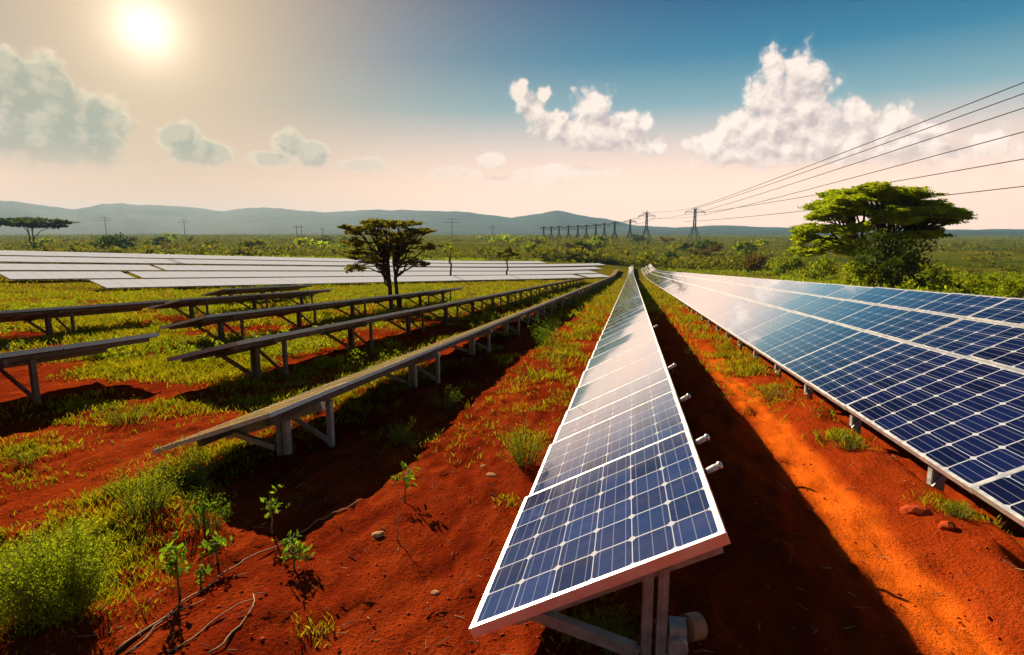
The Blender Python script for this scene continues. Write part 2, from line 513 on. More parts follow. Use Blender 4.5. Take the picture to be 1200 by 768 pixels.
class MB:
    def __init__(s): s.v = []; s.f = []; s.m = []; s.uv = []
    def quad(s, pts, m=0, uv=None):
        i = len(s.v); s.v += [tuple(p) for p in pts]; s.f.append(tuple(range(i, i + len(pts)))); s.m.append(m)
        s.uv.append(uv or [(0, 0)] * len(pts))
    def box(s, c, size, m=0, rot=None):
        hx, hy, hz = size[0] / 2, size[1] / 2, size[2] / 2
        P = [Vector((sx * hx, sy * hy, sz * hz)) for sz in (-1, 1) for sy in (-1, 1) for sx in (-1, 1)]
        if rot is not None: P = [rot @ p for p in P]
        c = Vector(c); i = len(s.v); s.v += [tuple(p + c) for p in P]
        for f in ((0, 2, 3, 1), (4, 5, 7, 6), (0, 1, 5, 4), (2, 6, 7, 3), (0, 4, 6, 2), (1, 3, 7, 5)):
            s.f.append(tuple(i + q for q in f)); s.m.append(m); s.uv.append([(0, 0)] * 4)
    def bar(s, a, b, w, h, m=0, up=(0, 0, 1)):
        a = Vector(a); b = Vector(b); d = b - a
        y = d.normalized(); upv = Vector(up)
        x = y.cross(upv)
        if x.length < 1e-4: x = y.cross(Vector((1, 0, 0)))
        x.normalize(); z = x.cross(y)
        R = Matrix((x, y, z)).transposed()
        s.box((a + b) / 2, (w, d.length, h), m, R)
    def tube(s, pts, rad, n=6, m=0, cap=True):
        pts = [Vector(p) for p in pts]
        if not hasattr(rad, '__len__'): rad = [rad] * len(pts)
        rings = []
        pr = None
        for i, p in enumerate(pts):
            t = (pts[min(i + 1, len(pts) - 1)] - pts[max(i - 1, 0)])
            if t.length < 1e-9: t = Vector((0, 0, 1))
            t.normalize()
            if pr is None:
                a = t.cross(Vector((.13, .31, 1)) if abs(t.z) < .95 else Vector((1, .1, 0))).normalized()
            else:
                a = (pr - t * pr.dot(t)).normalized()
            pr = a
            b = t.cross(a)
            st = len(s.v)
            for q in range(n):
                an = 2 * pi * q / n
                s.v.append(tuple(p + (a * cos(an) + b * sin(an)) * rad[i]))
            rings.append(st)
        for i in range(len(rings) - 1):
            for q in range(n):
                q2 = (q + 1) % n
                s.f.append((rings[i] + q, rings[i] + q2, rings[i + 1] + q2, rings[i + 1] + q)); s.m.append(m); s.uv.append([(0, 0)] * 4)
        if cap:
            s.f.append(tuple(rings[0] + q for q in reversed(range(n)))); s.m.append(m); s.uv.append([(0, 0)] * n)
            s.f.append(tuple(rings[-1] + q for q in range(n))); s.m.append(m); s.uv.append([(0, 0)] * n)
    def mesh(s, name, mats, smooth=False):
        me = bpy.data.meshes.new(name)
        me.from_pydata(s.v, [], s.f)
        for q in (mats if isinstance(mats, (list, tuple)) else [mats]): me.materials.append(q)
        me.polygons.foreach_set('material_index', s.m)
        if any(any(c != (0, 0) for c in u) for u in s.uv):
            l = me.uv_layers.new(name='UVMap')
            l.data.foreach_set('uv', [c for u in s.uv for p in u for c in p])
        if smooth: me.polygons.foreach_set('use_smooth', [True] * len(s.f))
        me.update()
        return me
    def build(s, name, mats, parent=None, smooth=False, loc=None):
        o = bpy.data.objects.new(name, s.mesh(name, mats, smooth))
        if loc is not None: o.location = loc
        return link(o, parent)

def mesh_np(name, V, F, material, k):
    """V (n,3), F (m,k) faces of k corners each"""
    me = bpy.data.meshes.new(name)
    me.vertices.add(len(V)); me.vertices.foreach_set('co', np.ascontiguousarray(V, dtype=np.float32).ravel())
    me.loops.add(F.size); me.loops.foreach_set('vertex_index', F.astype(np.int32).ravel())
    me.polygons.add(len(F))
    me.polygons.foreach_set('loop_start', np.arange(0, F.size, k, dtype=np.int32))
    me.materials.append(material)
    me.update(calc_edges=True); me.validate()
    return me

def unit(v): return v / (np.linalg.norm(v, axis=-1, keepdims=True) + 1e-9)
def leaves(cen, size, asp=.45, up=.3, droop=None, flat=0.0):
    """one rhombic leaf per centre"""
    n = len(cen)
    t = RNG.normal(size=(n, 3))
    if droop is not None: t = t * .55 + droop
    t[:, 2] *= (1 - flat)
    t = unit(t)
    nrm = unit(RNG.normal(size=(n, 3)) + np.array([0, 0, up]))
    b = unit(np.cross(nrm, t))
    s = np.asarray(size).reshape(-1, 1) * np.ones((n, 1))
    V = np.stack([cen - t * s, cen + b * s * asp, cen + t * s, cen - b * s * asp], 1).reshape(-1, 3)
    F = np.arange(4 * n).reshape(n, 4)
    return V, F
def blob_pts(c, r, n, shell=.55):
    d = unit(RNG.normal(size=(n, 3)))
    rad = shell + (1 - shell) * RNG.random((n, 1))
    rad = np.where(RNG.random((n, 1)) < .25, RNG.random((n, 1)), rad)
    return np.asarray(c) + d * rad * np.asarray(r)
def leaf_obj(name, pts, size, material, parent, **kw):
    V, F = leaves(pts, size, **kw)
    o = bpy.data.objects.new(name, mesh_np(name, V, F, material, 4))
    return link(o, parent)

# ------------------------------------------------------------------ ground sheet
def build_ground():
    def axis(lo, hi, d0, c, grow):
        out = [c]; p = c; 
        while p < hi:
            p += max(d0, abs(p - c) * grow); out.append(p)
        p = c; neg = []
        while p > lo:
            p -= max(d0, abs(p - c) * grow); neg.append(p)
        return np.array(neg[::-1] + out)
    xs = axis(-7000, 7000, .055, .5, .013)
    ys = axis(-60, 7000, .06, 3.2, .0125)
    X, Y = np.meshgrid(xs, ys)
    Z = zgr(X, Y)
    V = np.stack([X, Y, Z], -1).reshape(-1, 3)
    nx, ny = len(xs), len(ys)
    i = np.arange(ny - 1)[:, None] * nx + np.arange(nx - 1)[None]
    F = np.stack([i, i + 1, i + nx + 1, i + nx], -1).reshape(-1, 4)
    me = mesh_np('ground', V, F, M['ground'], 4)
    me.polygons.foreach_set('use_smooth', [True] * len(F))
    o = link(bpy.data.objects.new('ground', me))
    tag(o, kind='structure')
build_ground()

# ------------------------------------------------------------------ hills
def build_hills():
    # silhouettes read off the horizon: (px, py of the crest), distance
    def ridge(name, prof, dist, depth, seed):
        pxs = np.array([p[0] for p in prof], float); pys = np.array([p[1] for p in prof], float)
        az, h = [], []
        for px in np.arange(pxs[0], pxs[-1] + 1, 5):
            py = np.interp(px, pxs, pys)
            a, e = azel(px, py)
            nz = (float(fbm(px * .035 + seed, seed, 4)) - .5) * 5 / 700
            az.append(a); h.append(dist * tan(e + nz * np.interp(py, [255, 272], [1, .15])) + CZ)
        az = np.array(az); h = np.array(h)
        rows = 22
        V = []
        for j in range(rows):
            f = j / (rows - 1)
            d = dist - depth + 2 * depth * f
            prof_f = np.clip(1 - abs(f - .5) * 2, 0, 1) ** .85
            for i in range(len(az)):
                nn = (float(fbm(i * .12 + seed, j * .35, 4)) - .5)
                zz = -12 + (h[i] + 12) * prof_f * (1 + nn * .55 * (1 - prof_f))
                V.append((d * sin(az[i]), d * cos(az[i]), zz))
        n = len(az)
        F = np.array([(j * n + i, j * n + i + 1, (j + 1) * n + i + 1, (j + 1) * n + i) for j in range(rows - 1) for i in range(n - 1)])
        me = mesh_np(name, np.array(V), F, M['hill'], 4)
        me.polygons.foreach_set('use_smooth', [True] * len(F))
        tag(link(bpy.data.objects.new(name, me)), kind='structure')
    ridge('hills', [(-260, 252), (-120, 232), (0, 235), (60, 243), (90, 244), (120, 238), (145, 237), (170, 239), (200, 240), (260, 247), (300, 243), (330, 244),
                    (380, 247), (420, 246), (470, 245), (520, 248), (560, 250), (600, 254), (630, 249), (650, 246.5), (680, 251), (710, 257), (740, 264), (790, 266.5),
                    (830, 264), (870, 264.5), (930, 267), (1000, 268), (1060, 267.5), (1120, 268.5), (1200, 269), (1300, 268), (1450, 267)], 4600, 1500, 3)
    ridge('foothills', [(-260, 262), (-60, 258), (60, 262), (160, 256), (230, 262), (330, 260), (420, 263), (520, 262), (620, 266), (700, 268), (800, 270), (1000, 271.5), (1450, 271)], 3300, 500, 41)
build_hills()

# ------------------------------------------------------------------ haze
def build_haze():
    mb = MB()
    lo = Vector((-7400, -120, -16)); hi = Vector((7400, 7400, 275))
    mb.box((lo + hi) / 2, hi - lo)
    m = bpy.data.materials.new('haze_air'); m.use_nodes = True
    nt = m.node_tree; nt.nodes.clear()
    o = nt.nodes.new('ShaderNodeOutputMaterial')
    v = nt.nodes.new('ShaderNodeVolumePrincipled')
    v.inputs['Color'].default_value = (.40, .72, 1.0, 1)
    v.inputs['Density'].default_value = 0.000068
    v.inputs['Anisotropy'].default_value = 0.1
    nt.links.new(v.outputs[0], o.inputs['Volume'])
    ob = mb.build('haze', m)
    tag(ob, kind='stuff', label='thin pale air haze over the whole plain', cat='haze')
build_haze()

# ------------------------------------------------------------------ solar rows
CT, ST = cos(radians(27.6)), sin(radians(27.6))

def panel_mesh(name, W, L, nu, nv, cm, frame_in=True, swap=False, fw=.030, th=.06, fmat=None):
    """glass sheet in cell units, backsheet, and (for far copies) the frame in the same mesh"""
    mb = MB()
    g = fw * .9
    uv = [(0, 0), (nu, 0), (nu, nv), (0, nv)]
    if swap: uv = [(0, 0), (0, nv), (nu, nv), (nu, 0)]
    mb.quad([(g, g, -.0016), (W - g, g, -.0016), (W - g, L - g, -.0016), (g, L - g, -.0016)], 0, uv)
    mb.quad([(g, L - g, -.035), (W - g, L - g, -.035), (W - g, g, -.035), (g, g, -.035)], 1)
    if frame_in: add_frame(mb, W, L, 2, fw, th)
    return mb.mesh(name, [cm, M['back'], fmat or M['frame']])
def add_frame(mb, W, L, m, fw=.030, th=.06):
    e = .002
    mb.box((W / 2, fw / 2 + e, -th / 2), (W - 2 * e, fw, th), m)
    mb.box((W / 2, L - fw / 2 - e, -th / 2), (W - 2 * e, fw, th), m)
    mb.box((fw / 2 + e, L / 2, -th / 2 - .001), (fw, L - 2 * fw - 2 * e, th), m)
    mb.box((W - fw / 2 - e, L / 2, -th / 2 - .001), (fw, L - 2 * fw - 2 * e, th), m)

class Row:
    """rows along +Y: lowx is the ground x of the low edge, tilt to the left"""
    def __init__(s, lowx, lowh, W, y0, tilt=27.6):
        s.lowx, s.lowh, s.W, s.y0 = lowx, lowh, W, y0
        s.ct, s.st = cos(radians(tilt)), sin(radians(tilt))
    def surf(s, u, y, dn=0.0):
        z = float(zbase(s.lowx, y)) + s.lowh + u * s.st + dn * s.ct
        return Vector((s.lowx + u * s.ct - dn * s.st, y, z))
    def mat(s, u, y, L, jx=0, jy=0):
        a = s.surf(u, y); b = s.surf(u, y + L); c = s.surf(u + 1, y)
        ey = (b - a).normalized(); ex = (c - a).normalized(); ez = ex.cross(ey).normalized(); ex = ey.cross(ez)
        R = Matrix((ex, ey, ez)).transposed().to_4x4()
        return Matrix.Translation(a) @ R @ Matrix.Rotation(jx, 4, 'X') @ Matrix.Rotation(jy, 4, 'Y')

def put_world(o, parent, mw):
    o.parent = parent
    o.matrix_basis = Matrix.Translation(-Vector(parent.location)) @ mw

def support(kind, row, y, root, mats, big=False, post_u=.74, frames=1.0):
    """one frame of a rack: twin channel post, brace, rafter"""
    W = row.W
    px = row.lowx + W * row.ct * post_u
    gz = float(zgr(px, y)) - .12
    o0 = Vector(root.location)
    top = row.surf(W * post_u, y, -.13)
    mb = MB()
    s = .055 * frames
    # two back-to-back lipped channels
    for dx in (-s * .62, s * .62):
        mb.box((px + dx, y, (gz + top.z) / 2), (s * .86, s * 1.5, top.z - gz))
        for dy in (-1, 1):
            mb.box((px + dx + (s * .12 if dx > 0 else -s * .12), y + dy * s * .83, (gz + top.z) / 2 - .004), (s * .42, s * .16, top.z - gz - .02))
    po = mb.build('post', mats['post'], None); put_world(po, root, Matrix.Identity(4))
    mb = MB()
    b0 = Vector((px - s * 1.25, y - s * 1.05, gz + .12 + (top.z - gz) * .18)); b1 = row.surf(W * .18, y - s * 1.05, -.10)
    mb.bar(b0, b1, .028 * frames, .055 * frames)
    mb.bar(b0 + Vector((0, .02 * frames, .022 * frames)), b1 + Vector((0, .02 * frames, .022 * frames)), .045 * frames, .006)
    br = mb.build('brace', mats['post'], None); put_world(br, root, Matrix.Identity(4))
    mb = MB()
    mb.bar(row.surf(W * .10, y, -.125), row.surf(W * (.95 if big or kind == 'mid' else 1.02), y, -.125), .05 * frames, .08 * frames)
    ra = mb.build('rafter', mats['post'], None); put_world(ra, root, Matrix.Identity(4))
    if kind == 'trestle':
        y2 = y + .42; u2 = min(.93, post_u + .20)
        t2 = row.surf(W * u2, y2, -.12); g2 = float(zgr(t2.x, y2)) - .1
        mb = MB(); mb.box((t2.x, y2, (g2 + t2.z) / 2), (.05, .07, t2.z - g2))
        p2 = mb.build('post', mats['post'], None); put_world(p2, root, Matrix.Identity(4))
        mb = MB(); mb.bar((t2.x - .03, y2, g2 + .16), row.surf(W * .45, y2, -.10), .03, .045)
        p2 = mb.build('brace', mats['post'], None); put_world(p2, root, Matrix.Identity(4))
    if big:
        mb = MB()   # clamp block and bolt on the post
        cz = gz + .26
        mb.box((px + s * 1.9, y - .02, cz + .04), (.075, .085, .20))
        mb.tube([(px + s * 1.9, y - .10, cz + .06), (px + s * 1.9, y + .06, cz + .06)], .045, 12)
        mb.tube([(px + s * 1.3, y - .14, cz - .03), (px + s * 1.3, y - .05, cz - .03)], [.030, .034], 8)
        cl = mb.build('clamp', mats['clamp'], None)
        mb = MB()
        mb.tube([(px + s * 2.7, y + .07, cz + .05), (px + s * 2.8, y + .075, cz + .05), (px + s * 3.9, y + .12, cz + .04), (px + s * 4.0, y + .125, cz + .04)], [.045, .062, .062, .045], 16)
        dk = mb.build('drum', M['tan'], None); put_world(dk, root, Matrix.Identity(4)); put_world(cl, root, Matrix.Identity(4))

def purlins(row, y0, y1, us, root, m, h=.06):
    for u in us:
        ys = [y0]
        while ys[-1] < y1 - .5: ys.append(min(y1, ys[-1] + max(3, (ys[-1] - y0) * .25)))
        mb = MB()
        for a, b in zip(ys, ys[1:]):
            mb.bar(row.surf(u, a, -.085), row.surf(u, b, -.085), .045, h)
        po = mb.build('purlin', m, None); put_world(po, root, Matrix.Identity(4))

def build_row(name, row, y1, mods, label, cells, cm, group, post_y, mats, L0=None, first=(), big_first=False, post_u=.74, maxparts=100, nframe=24, jit=.0035, fw=.030, fmat=None, th=.06, pitch=0.0):
    fmat = fmat or M['frame']
    """mods: list of (u0, width, nu, nv, swap) strips across the slope"""
    root = thing(name, (row.lowx, row.y0, float(zbase(row.lowx, row.y0))), label, 'solar array', group)
    L = L0
    spans = []
    y = row.y0
    for q in first:
        spans.append((y, q)); y += q
    while y + L < y1:
        spans.append((y, L)); y += L
    cache = {}
    cnt = 0
    rest = []
    gap = .012
    for si, (ya, l) in enumerate(spans):
        for mi, (u0, w, nu, nv, swap) in enumerate(mods):
            far = cnt >= maxparts
            fr_sep = cnt < nframe
            jx, jy = random.gauss(pitch, jit), random.gauss(0, jit)
            mw = row.mat(u0 + gap / 2, ya + gap / 2, l, jx, jy)
            if far:
                rest.append((mw, w - gap, l - gap)); continue
            key = (mi, round(l, 3), fr_sep)
            if key not in cache:
                nvl = max(1, round(nv * l / L)) if not swap else nv
                nul = nu if not swap else max(1, round(nu * l / L))
                pm = panel_mesh('solar_panel', w - gap, l - gap, nul, nvl, cm, not fr_sep, swap, fw, th, fmat)
                fm = None
                if fr_sep:
                    mb = MB(); add_frame(mb, w - gap, l - gap, 0, fw, th); fm = mb.mesh('frame', [fmat])
                cache[key] = (pm, fm)
            pm, fm = cache[key]
            o = link(bpy.data.objects.new('solar_panel', pm)); put_world(o, root, mw)
            if fm: link(bpy.data.objects.new('frame', fm), o)
            cnt += 1
    if rest:
        mb = MB()
        for mw, w, l in rest:
            g = .022
            P = lambda x, yy, zz: mw @ Vector((x, yy, zz))
            mb.quad([P(g, g, -.0016), P(w - g, g, -.0016), P(w - g, l - g, -.0016), P(g, l - g, -.0016)], 0, [(0, 0), (6, 0), (6, 5), (0, 5)])
            mb.quad([P(0, l, -.05), P(w, l, -.05), P(w, 0, -.05), P(0, 0, -.05)], 1)
            for (x0, yy0, x1, yy1) in ((0, 0, w, g), (0, l - g, w, l), (0, g, g, l - g), (w - g, g, w, l - g)):
                mb.quad([P(x0, yy0, 0), P(x1, yy0, 0), P(x1, yy1, 0), P(x0, yy1, 0)], 2)
            mb.quad([P(0, 0, -.05), P(0, 0, 0), P(0, l, 0), P(0, l, -.05)], 2)
            mb.quad([P(w, 0, 0), P(w, 0, -.05), P(w, l, -.05), P(w, l, 0)], 2)
            mb.quad([P(0, 0, -.05), P(w, 0, -.05), P(w, 0, 0), P(0, 0, 0)], 2)
        o = mb.build('solar_panel', [cm, M['back'], fmat], None); put_world(o, root, Matrix.Identity(4)); o['kind'] = 'stuff'
    yend = spans[-1][0] + spans[-1][1]
    for i, yy in enumerate(post_y):
        if yy < yend - .5: support('trestle' if fmat == M['steel'] else 'mid' if pitch > .01 else 'wide', row, yy, root, mats, big_first and i == 0, post_u)
    return root, yend

MS = dict(post=M['steel'], clamp=M['steel'])
MR = dict(post=M['rust'], clamp=M['rust'])
LOWH = 69.5 * U
W1 = 366 * U
GR = 'long rows of solar panels in the field'

def posts(a, step, n, end): return [a + step * i for i in range(n) if a + step * i < end]

# middle row
rc = Row(-201 * U, LOWH, W1, 2.38)
ROOTC, yc_end = build_row('solar_row', rc, 172, [(0, W1, 6, 5, False)],
    'narrow middle solar row starting in the foreground with a white-framed blue panel', None, M['cell'], GR,
    posts(2.62, 3.55, 45, 170), MS, L0=1.30, first=(1.555, 1.31, .70, .66), big_first=True, post_u=.76, pitch=radians(1.0), fw=.026, th=.05)
purlins(rc, 2.5, yc_end - .05, (W1 * .2, W1 * .8), ROOTC, M['steel'])
# white capped fittings along its high edge
def cap_fit(y):
    p = rc.surf(W1 + .035, y, -.03)
    mb = MB()
    ax = Vector((.74, -.10, .52)).normalized()
    mb.tube([p - ax * .03, p + ax * .01, p + ax * .045], [.017, .019, .016], 10)
    o = mb.build('capped_fitting', M['white'], None, True); put_world(o, ROOTC, Matrix.Identity(4))
    mb = MB()
    mb.tube([p + ax * .040, p + ax * .052, p + ax * .060], [.022, .022, .013], 10)
    c = mb.build('cap', M['frame'], None, True); c.parent = o; c.matrix_basis = Matrix.Translation(-Vector(ROOTC.location)); c.matrix_parent_inverse = o.matrix_basis.inverted()
for yy in (3.25, 3.80, 5.05, 6.7, 11.4): cap_fit(yy)
# first left row
ra_ = Row(-668 * 1.81 * U, LOWH, W1, 1.81 * 2.38, 19.3)
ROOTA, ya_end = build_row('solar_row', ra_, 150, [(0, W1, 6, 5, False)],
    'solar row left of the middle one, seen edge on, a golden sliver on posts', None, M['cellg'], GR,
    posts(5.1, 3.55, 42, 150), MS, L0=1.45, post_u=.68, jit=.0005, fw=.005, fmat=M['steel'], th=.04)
purlins(ra_, 4.6, ya_end - .05, (W1 * .2, W1 * .8), ROOTA, M['rust'])
# right row, three strips deep
WR = 836 * U
rr = Row(763 * U, LOWH, WR, 2.19)
ROOTR, yr_end = build_row('solar_row', rr, 170, [(0, WR * .50, 6, 4, False), (WR * .5, WR * .28, 3, 4, False), (WR * .78, WR * .22, 2, 4, False)],
    'broad deep blue solar row on the right, three panels deep', None, M['cellb'], GR,
    posts(3.9, 2.05, 80, 170), MS, L0=1.55, first=(2.75, 2.77), post_u=.10, nframe=36, jit=.0025, pitch=radians(.3))
for yy in posts(4.2, 4.1, 40, 168): support('r', rr, yy, ROOTR, MR, False, .74)
purlins(rr, 2.4, yr_end - .05, (WR * .08, WR * .45, WR * .85), ROOTR, M['rust'])
# rows further left, seen from below their high edge
def back_row(a_high, y0, y1, label, pu=.72, L=2.3, tilt=14.0):
    r = Row((a_high * 1.048 - 355) * U, .466, W1, y0, tilt)
    ro, ye = build_row('solar_row', r, y1, [(0, W1, 6, 8, False)], label, None, M['cell'], GR,
                       posts(y0 + .9, 3.4, 60, y1), MR, L0=L, post_u=pu, nframe=6, jit=.001, fw=.014, fmat=M['steel'])
    purlins(r, y0 + .1, ye - .05, (W1 * .15, W1 * .85), ro, M['rust'])
    return ro
back_row(-1574, 7.6, 80, 'dark long solar row running just behind the golden edge-on row, ending at a braced post')
back_row(-2560, 11.4, 33.0, 'dark solar row passing behind the trunk of the small field tree')
back_row(-2113, 1.5, 8.4, 'short dark solar row at the left edge with twin braces under its end', L=1.7)
back_row(-3935, 8.0, 16.1, 'far left dark solar row ending at a thin post', L=2.0)
back_row(-3935, 16.4, 26.5, 'dark solar row continuing past the gap behind a green bush', L=2.0)
back_row(-5100, 24.0, 34.0, 'short dark solar row under the bright tables, half hidden by weeds', L=2.0)

# ------------------------------------------------------------------ bright tables on the bank, tilted towards the camera
TD = Vector((.342, .94, 0)); TP = Vector((-.94, .342, 0))
def bright_row(s_px, q, s_end, label, s0=0.0, Wt=2.3, tilt=11.0, mod=4.9):
    r = ray(*s_px)
    t = q / (-.94 * r.x + .342 * r.y)
    A = Vector((r.x * t, r.y * t, 0)) + TD * s0
    n = max(1, int(round((s_end - s0) / mod))); mod = (s_end - s0) / n
    root = thing('bright_table_row', (A.x, A.y, float(zbase(A.x, A.y))), label, 'solar array', 'bright solar tables on the bank')
    def P(s, u, dn=0):
        b = A + TD * s
        z = float(zbase(b.x, b.y)) + .25
        return Vector((b.x, b.y, z)) + TP * (u * cos(radians(tilt)) + dn * sin(radians(tilt))) + Vector((0, 0, u * sin(radians(tilt)) + dn * cos(radians(tilt)))) - Vector(root.location)
    for i in range(n):
        a, b = i * mod + .02, (i + 1) * mod - .02
        jr = random.gauss(0, .006)
        mb = MB()
        mb.quad([P(a, 0), P(a, Wt), P(b, Wt), P(b, 0)], 0, [(0, 0), (0, 2), (4, 2), (4, 0)])
        mb.quad([P(b, 0, -.04), P(b, Wt, -.04), P(a, Wt, -.04), P(a, 0, -.04)], 1)
        for c0, c1 in (((a, 0), (b, 0)), ((a, Wt), (b, Wt)), ((a, 0), (a, Wt)), ((b, 0), (b, Wt))):
            mb.bar(P(c0[0], c0[1], -.035), P(c1[0], c1[1], -.035), .05, .07, 2)
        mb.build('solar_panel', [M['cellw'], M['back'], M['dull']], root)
    i = 0
    s = 1.0
    while s < s_end - s0 and i < 48:
        mb = MB()
        for u in (.35, Wt - .5):
            p = P(s, u, -.08); 
            mb.box((p.x, p.y, p.z - .45), (.09, .09, .9))
        mb.bar(P(s, .15, -.11), P(s, Wt - .15, -.11), .06, .07)
        mb.build('post', M['rust'], root)
        s += 3.3; i += 1
bright_row((125, 338), 42.3, 74, 'nearest bright white panel table, lowest and longest of the bank')
bright_row((168, 326), 50.0, 92, 'second bright table up the bank, starting right of the dark aisle')
bright_row((195, 317), 57.5, 106, 'third bright table up the bank, starting right of the dark aisle')
bright_row((207, 309), 65.0, 121, 'fourth bright table up the bank, right of the dark aisle')
bright_row((12, 328), 50.0, 8.0, 'short bright table alone at the far left, below the longer ones')
bright_row((2, 328), 50.0, -1.0, 'stub of a bright table cut off by the left edge', s0=-12)
bright_row((0, 317), 57.5, 12.2, 'second lowest bright table left of the dark aisle', s0=-14)
bright_row((0, 307), 65.0, 16.2, 'second highest bright table left of the dark aisle', s0=-16)
bright_row((0, 301.5), 72.0, 112, 'highest bright table along the top of the bank', s0=-18)
r_ = None
# separate last table beyond the gap near the end of the bank
p_ = Vector((-33.1, 32.7, 0)) + TD * 76.5
_r = (p_ - Vector((0, 0, 0)))
bright_row((125, 338), 42.3, 86, 'small bright table past the gap at the right end of the bank', s0=76)

# ------------------------------------------------------------------ trees
def trunk_mb(path, r0, r1, n=8):
    mb = MB()
    k = len(path)
    mb.tube(path, [r0 + (r1 - r0) * (i / (k - 1))**.8 for i in range(k)], n)
    return mb
def limb(a, b, sag=.1, n=5, wob=.06):
    a = Vector(a); b = Vector(b); L = (b - a).length
    out = []
    for i in range(n + 1):
        f = i / n
        p = a.lerp(b, f) + Vector((0, 0, 4 * f * (1 - f) * sag * L))
        if 0 < i < n: p += Vector((random.gauss(0, wob), random.gauss(0, wob), random.gauss(0, wob))) * L * .5
        out.append(p)
    return out

def tree(name, base, H, Wd, label, cat, trunks, pads, leafm, barkm, nleaf, lsize, group=None, asp=.4, up=.8, droop=None, flat=.4):
    """pads: (x, y, z, rx, ry, rz) clusters in fractions of width (x, y, rx, ry) and height (z, rz)"""
    root = thing(name, base, label, cat, group)
    mb = MB()
    tops = []
    for (bx, tx, tz, r) in trunks:
        path = limb((bx * Wd, 0, -.15), (tx * Wd, random.uniform(-.03, .03) * Wd, tz * H), 0, 6, .05)
        mb.tube(path, [r * (1 - .5 * i / 6) for i in range(7)], 9)
        tops.append(path)
    trk = mb.build('trunk', barkm, root, True)
    mb = MB()
    for (x, y, z, rx, ry, rz) in pads:
        tp = min(tops, key=lambda p: abs(p[-1].x - x * Wd) + random.uniform(0, .1) * Wd)
        st = tp[random.randint(3, 6)]
        e = Vector((x * Wd, y * Wd, (z - rz * .3) * H))
        path = limb(st, e, .10, 5, .09)
        r = trunks[0][3] * .45
        mb.tube(path, [r * (1 - .75 * i / 5) for i in range(6)], 5)
        for _ in range(5):
            e2 = e + Vector((random.uniform(-1, 1) * rx * Wd, random.uniform(-1, 1) * ry * Wd, random.uniform(-.4, .6) * rz * H))
            mb.tube(limb(path[random.randint(2, 5)], e2, .05, 3, .1), [r * .3, r * .22, r * .14, r * .06], 4)
    mb.build('limbs', barkm, root, True)
    tot = sum(p[3] * p[4] for p in pads)
    pts = []
    for (x, y, z, rx, ry, rz) in pads:
        n = int(nleaf * rx * ry / tot)
        # sub-clumps inside each pad
        ncl = max(4, int(10 + n / 130))
        cc = blob_pts((x * Wd, y * Wd, z * H), (rx * Wd, ry * Wd, rz * H), ncl, .35)
        per = max(3, n // ncl)
        for c in cc:
            s = random.uniform(.20, .42)
            pts.append(blob_pts(c, (rx * Wd * s * 1.3, ry * Wd * s * 1.3, rz * H * s * 1.0), per, .2))
    pts = np.concatenate(pts)
    sz = lsize * (.6 + .8 * RNG.random(len(pts)))
    leaf_obj('crown', pts, sz, leafm, root, asp=asp, up=up, droop=droop, flat=flat)
    return root

# small dark tree in the left field
bp = at(462, 362)
D_ = bp.y
k_ = D_ / 700
def pads_rand(n, xr, zr, rxy, rz, yr=.35):
    return [(random.uniform(*xr), random.uniform(-yr, yr), random.uniform(*zr), random.uniform(*rxy), random.uniform(*rxy), random.uniform(*rz)) for _ in range(n)]
px_h = 112 * k_ * 1.02; px_w = 116 * k_ * 1.02
def profile_pads(n, xs, top, bot, rx, rz, seed, yr=.36):
    rs = random.Random(seed); out = []
    while len(out) < n:
        x = rs.uniform(xs[0], xs[-1]); zt = np.interp(x, xs, top); zb = np.interp(x, xs, bot)
        if rs.random() > (zt - zb) / .5 + .35: continue
        q = rs.random()
        rzz = rs.uniform(*rz)
        z = zt - rzz if q < .45 else rs.uniform(zb, max(zb + .01, zt - rzz))
        xx = min(max(x, xs[0] + rx[0] * .8), xs[-1] - rx[0] * .8)
        out.append((xx, rs.uniform(-yr, yr) * sqrt(max(.05, 1 - (x / max(abs(xs[0]), xs[-1]))**2)), z, rs.uniform(*rx), rs.uniform(*rx) * 1.2, rzz))
    return out
tree('field_tree', bp, px_h, px_w, 'small flat-topped dark tree with two trunks standing among the left solar rows', 'tree',
     [(-.03, -.06, .62, .026 * px_w), (.05, .06, .66, .024 * px_w), (-.01, -.1, .5, .014 * px_w)],
     profile_pads(40, [-.5, -.38, -.23, 0, .24, .43, .5], [.74, .90, .97, .95, .96, .84, .72], [.60, .60, .62, .64, .62, .60, .62], (.07, .13), (.025, .05), 5)
     + profile_pads(17, [-.5, -.3, 0, .3, .44], [.58, .58, .60, .58, .52], [.38, .36, .50, .36, .38], (.05, .09), (.025, .045), 9),
     M['olive'], M['barkd'], 17000, .017 * px_w, asp=.45)

# great acacia on the right
bp = Vector((24.6, 68.6, 0)); bp.z = float(zgr(bp.x, bp.y))
k_ = (bp.y * cos(YAW) - bp.x * sin(YAW)) / 700
aw, ah = 168 * k_, 121 * k_
P_ = profile_pads(92, [-.5, -.44, -.3, -.14, 0, .16, .3, .4, .5], [.52, .68, .85, 1.0, .98, .93, .84, .77, .74], [.36, .34, .34, .36, .42, .46, .52, .58, .70], (.085, .14), (.035, .06), 4)
P_ += [(.47, 0, .745, .06, .05, .012), (.43, .1, .70, .06, .06, .018), (.42, -.1, .64, .05, .06, .02), (.40, 0, .56, .04, .06, .03), (.35, .1, .52, .05, .06, .03), (-.47, 0, .46, .06, .1, .05)]
tree('acacia_tree', bp, ah, aw, 'great spreading umbrella-crowned green tree behind the right solar row', 'tree',
     [(.03, -.14, .56, .34), (.06, .04, .64, .40), (.08, .20, .60, .30), (.05, .10, .5, .22)], P_, M['acacia'], M['barkd'], 98000, .22, asp=.30, up=.7,
     droop=np.array([.9, 0, -.25]), flat=.3)

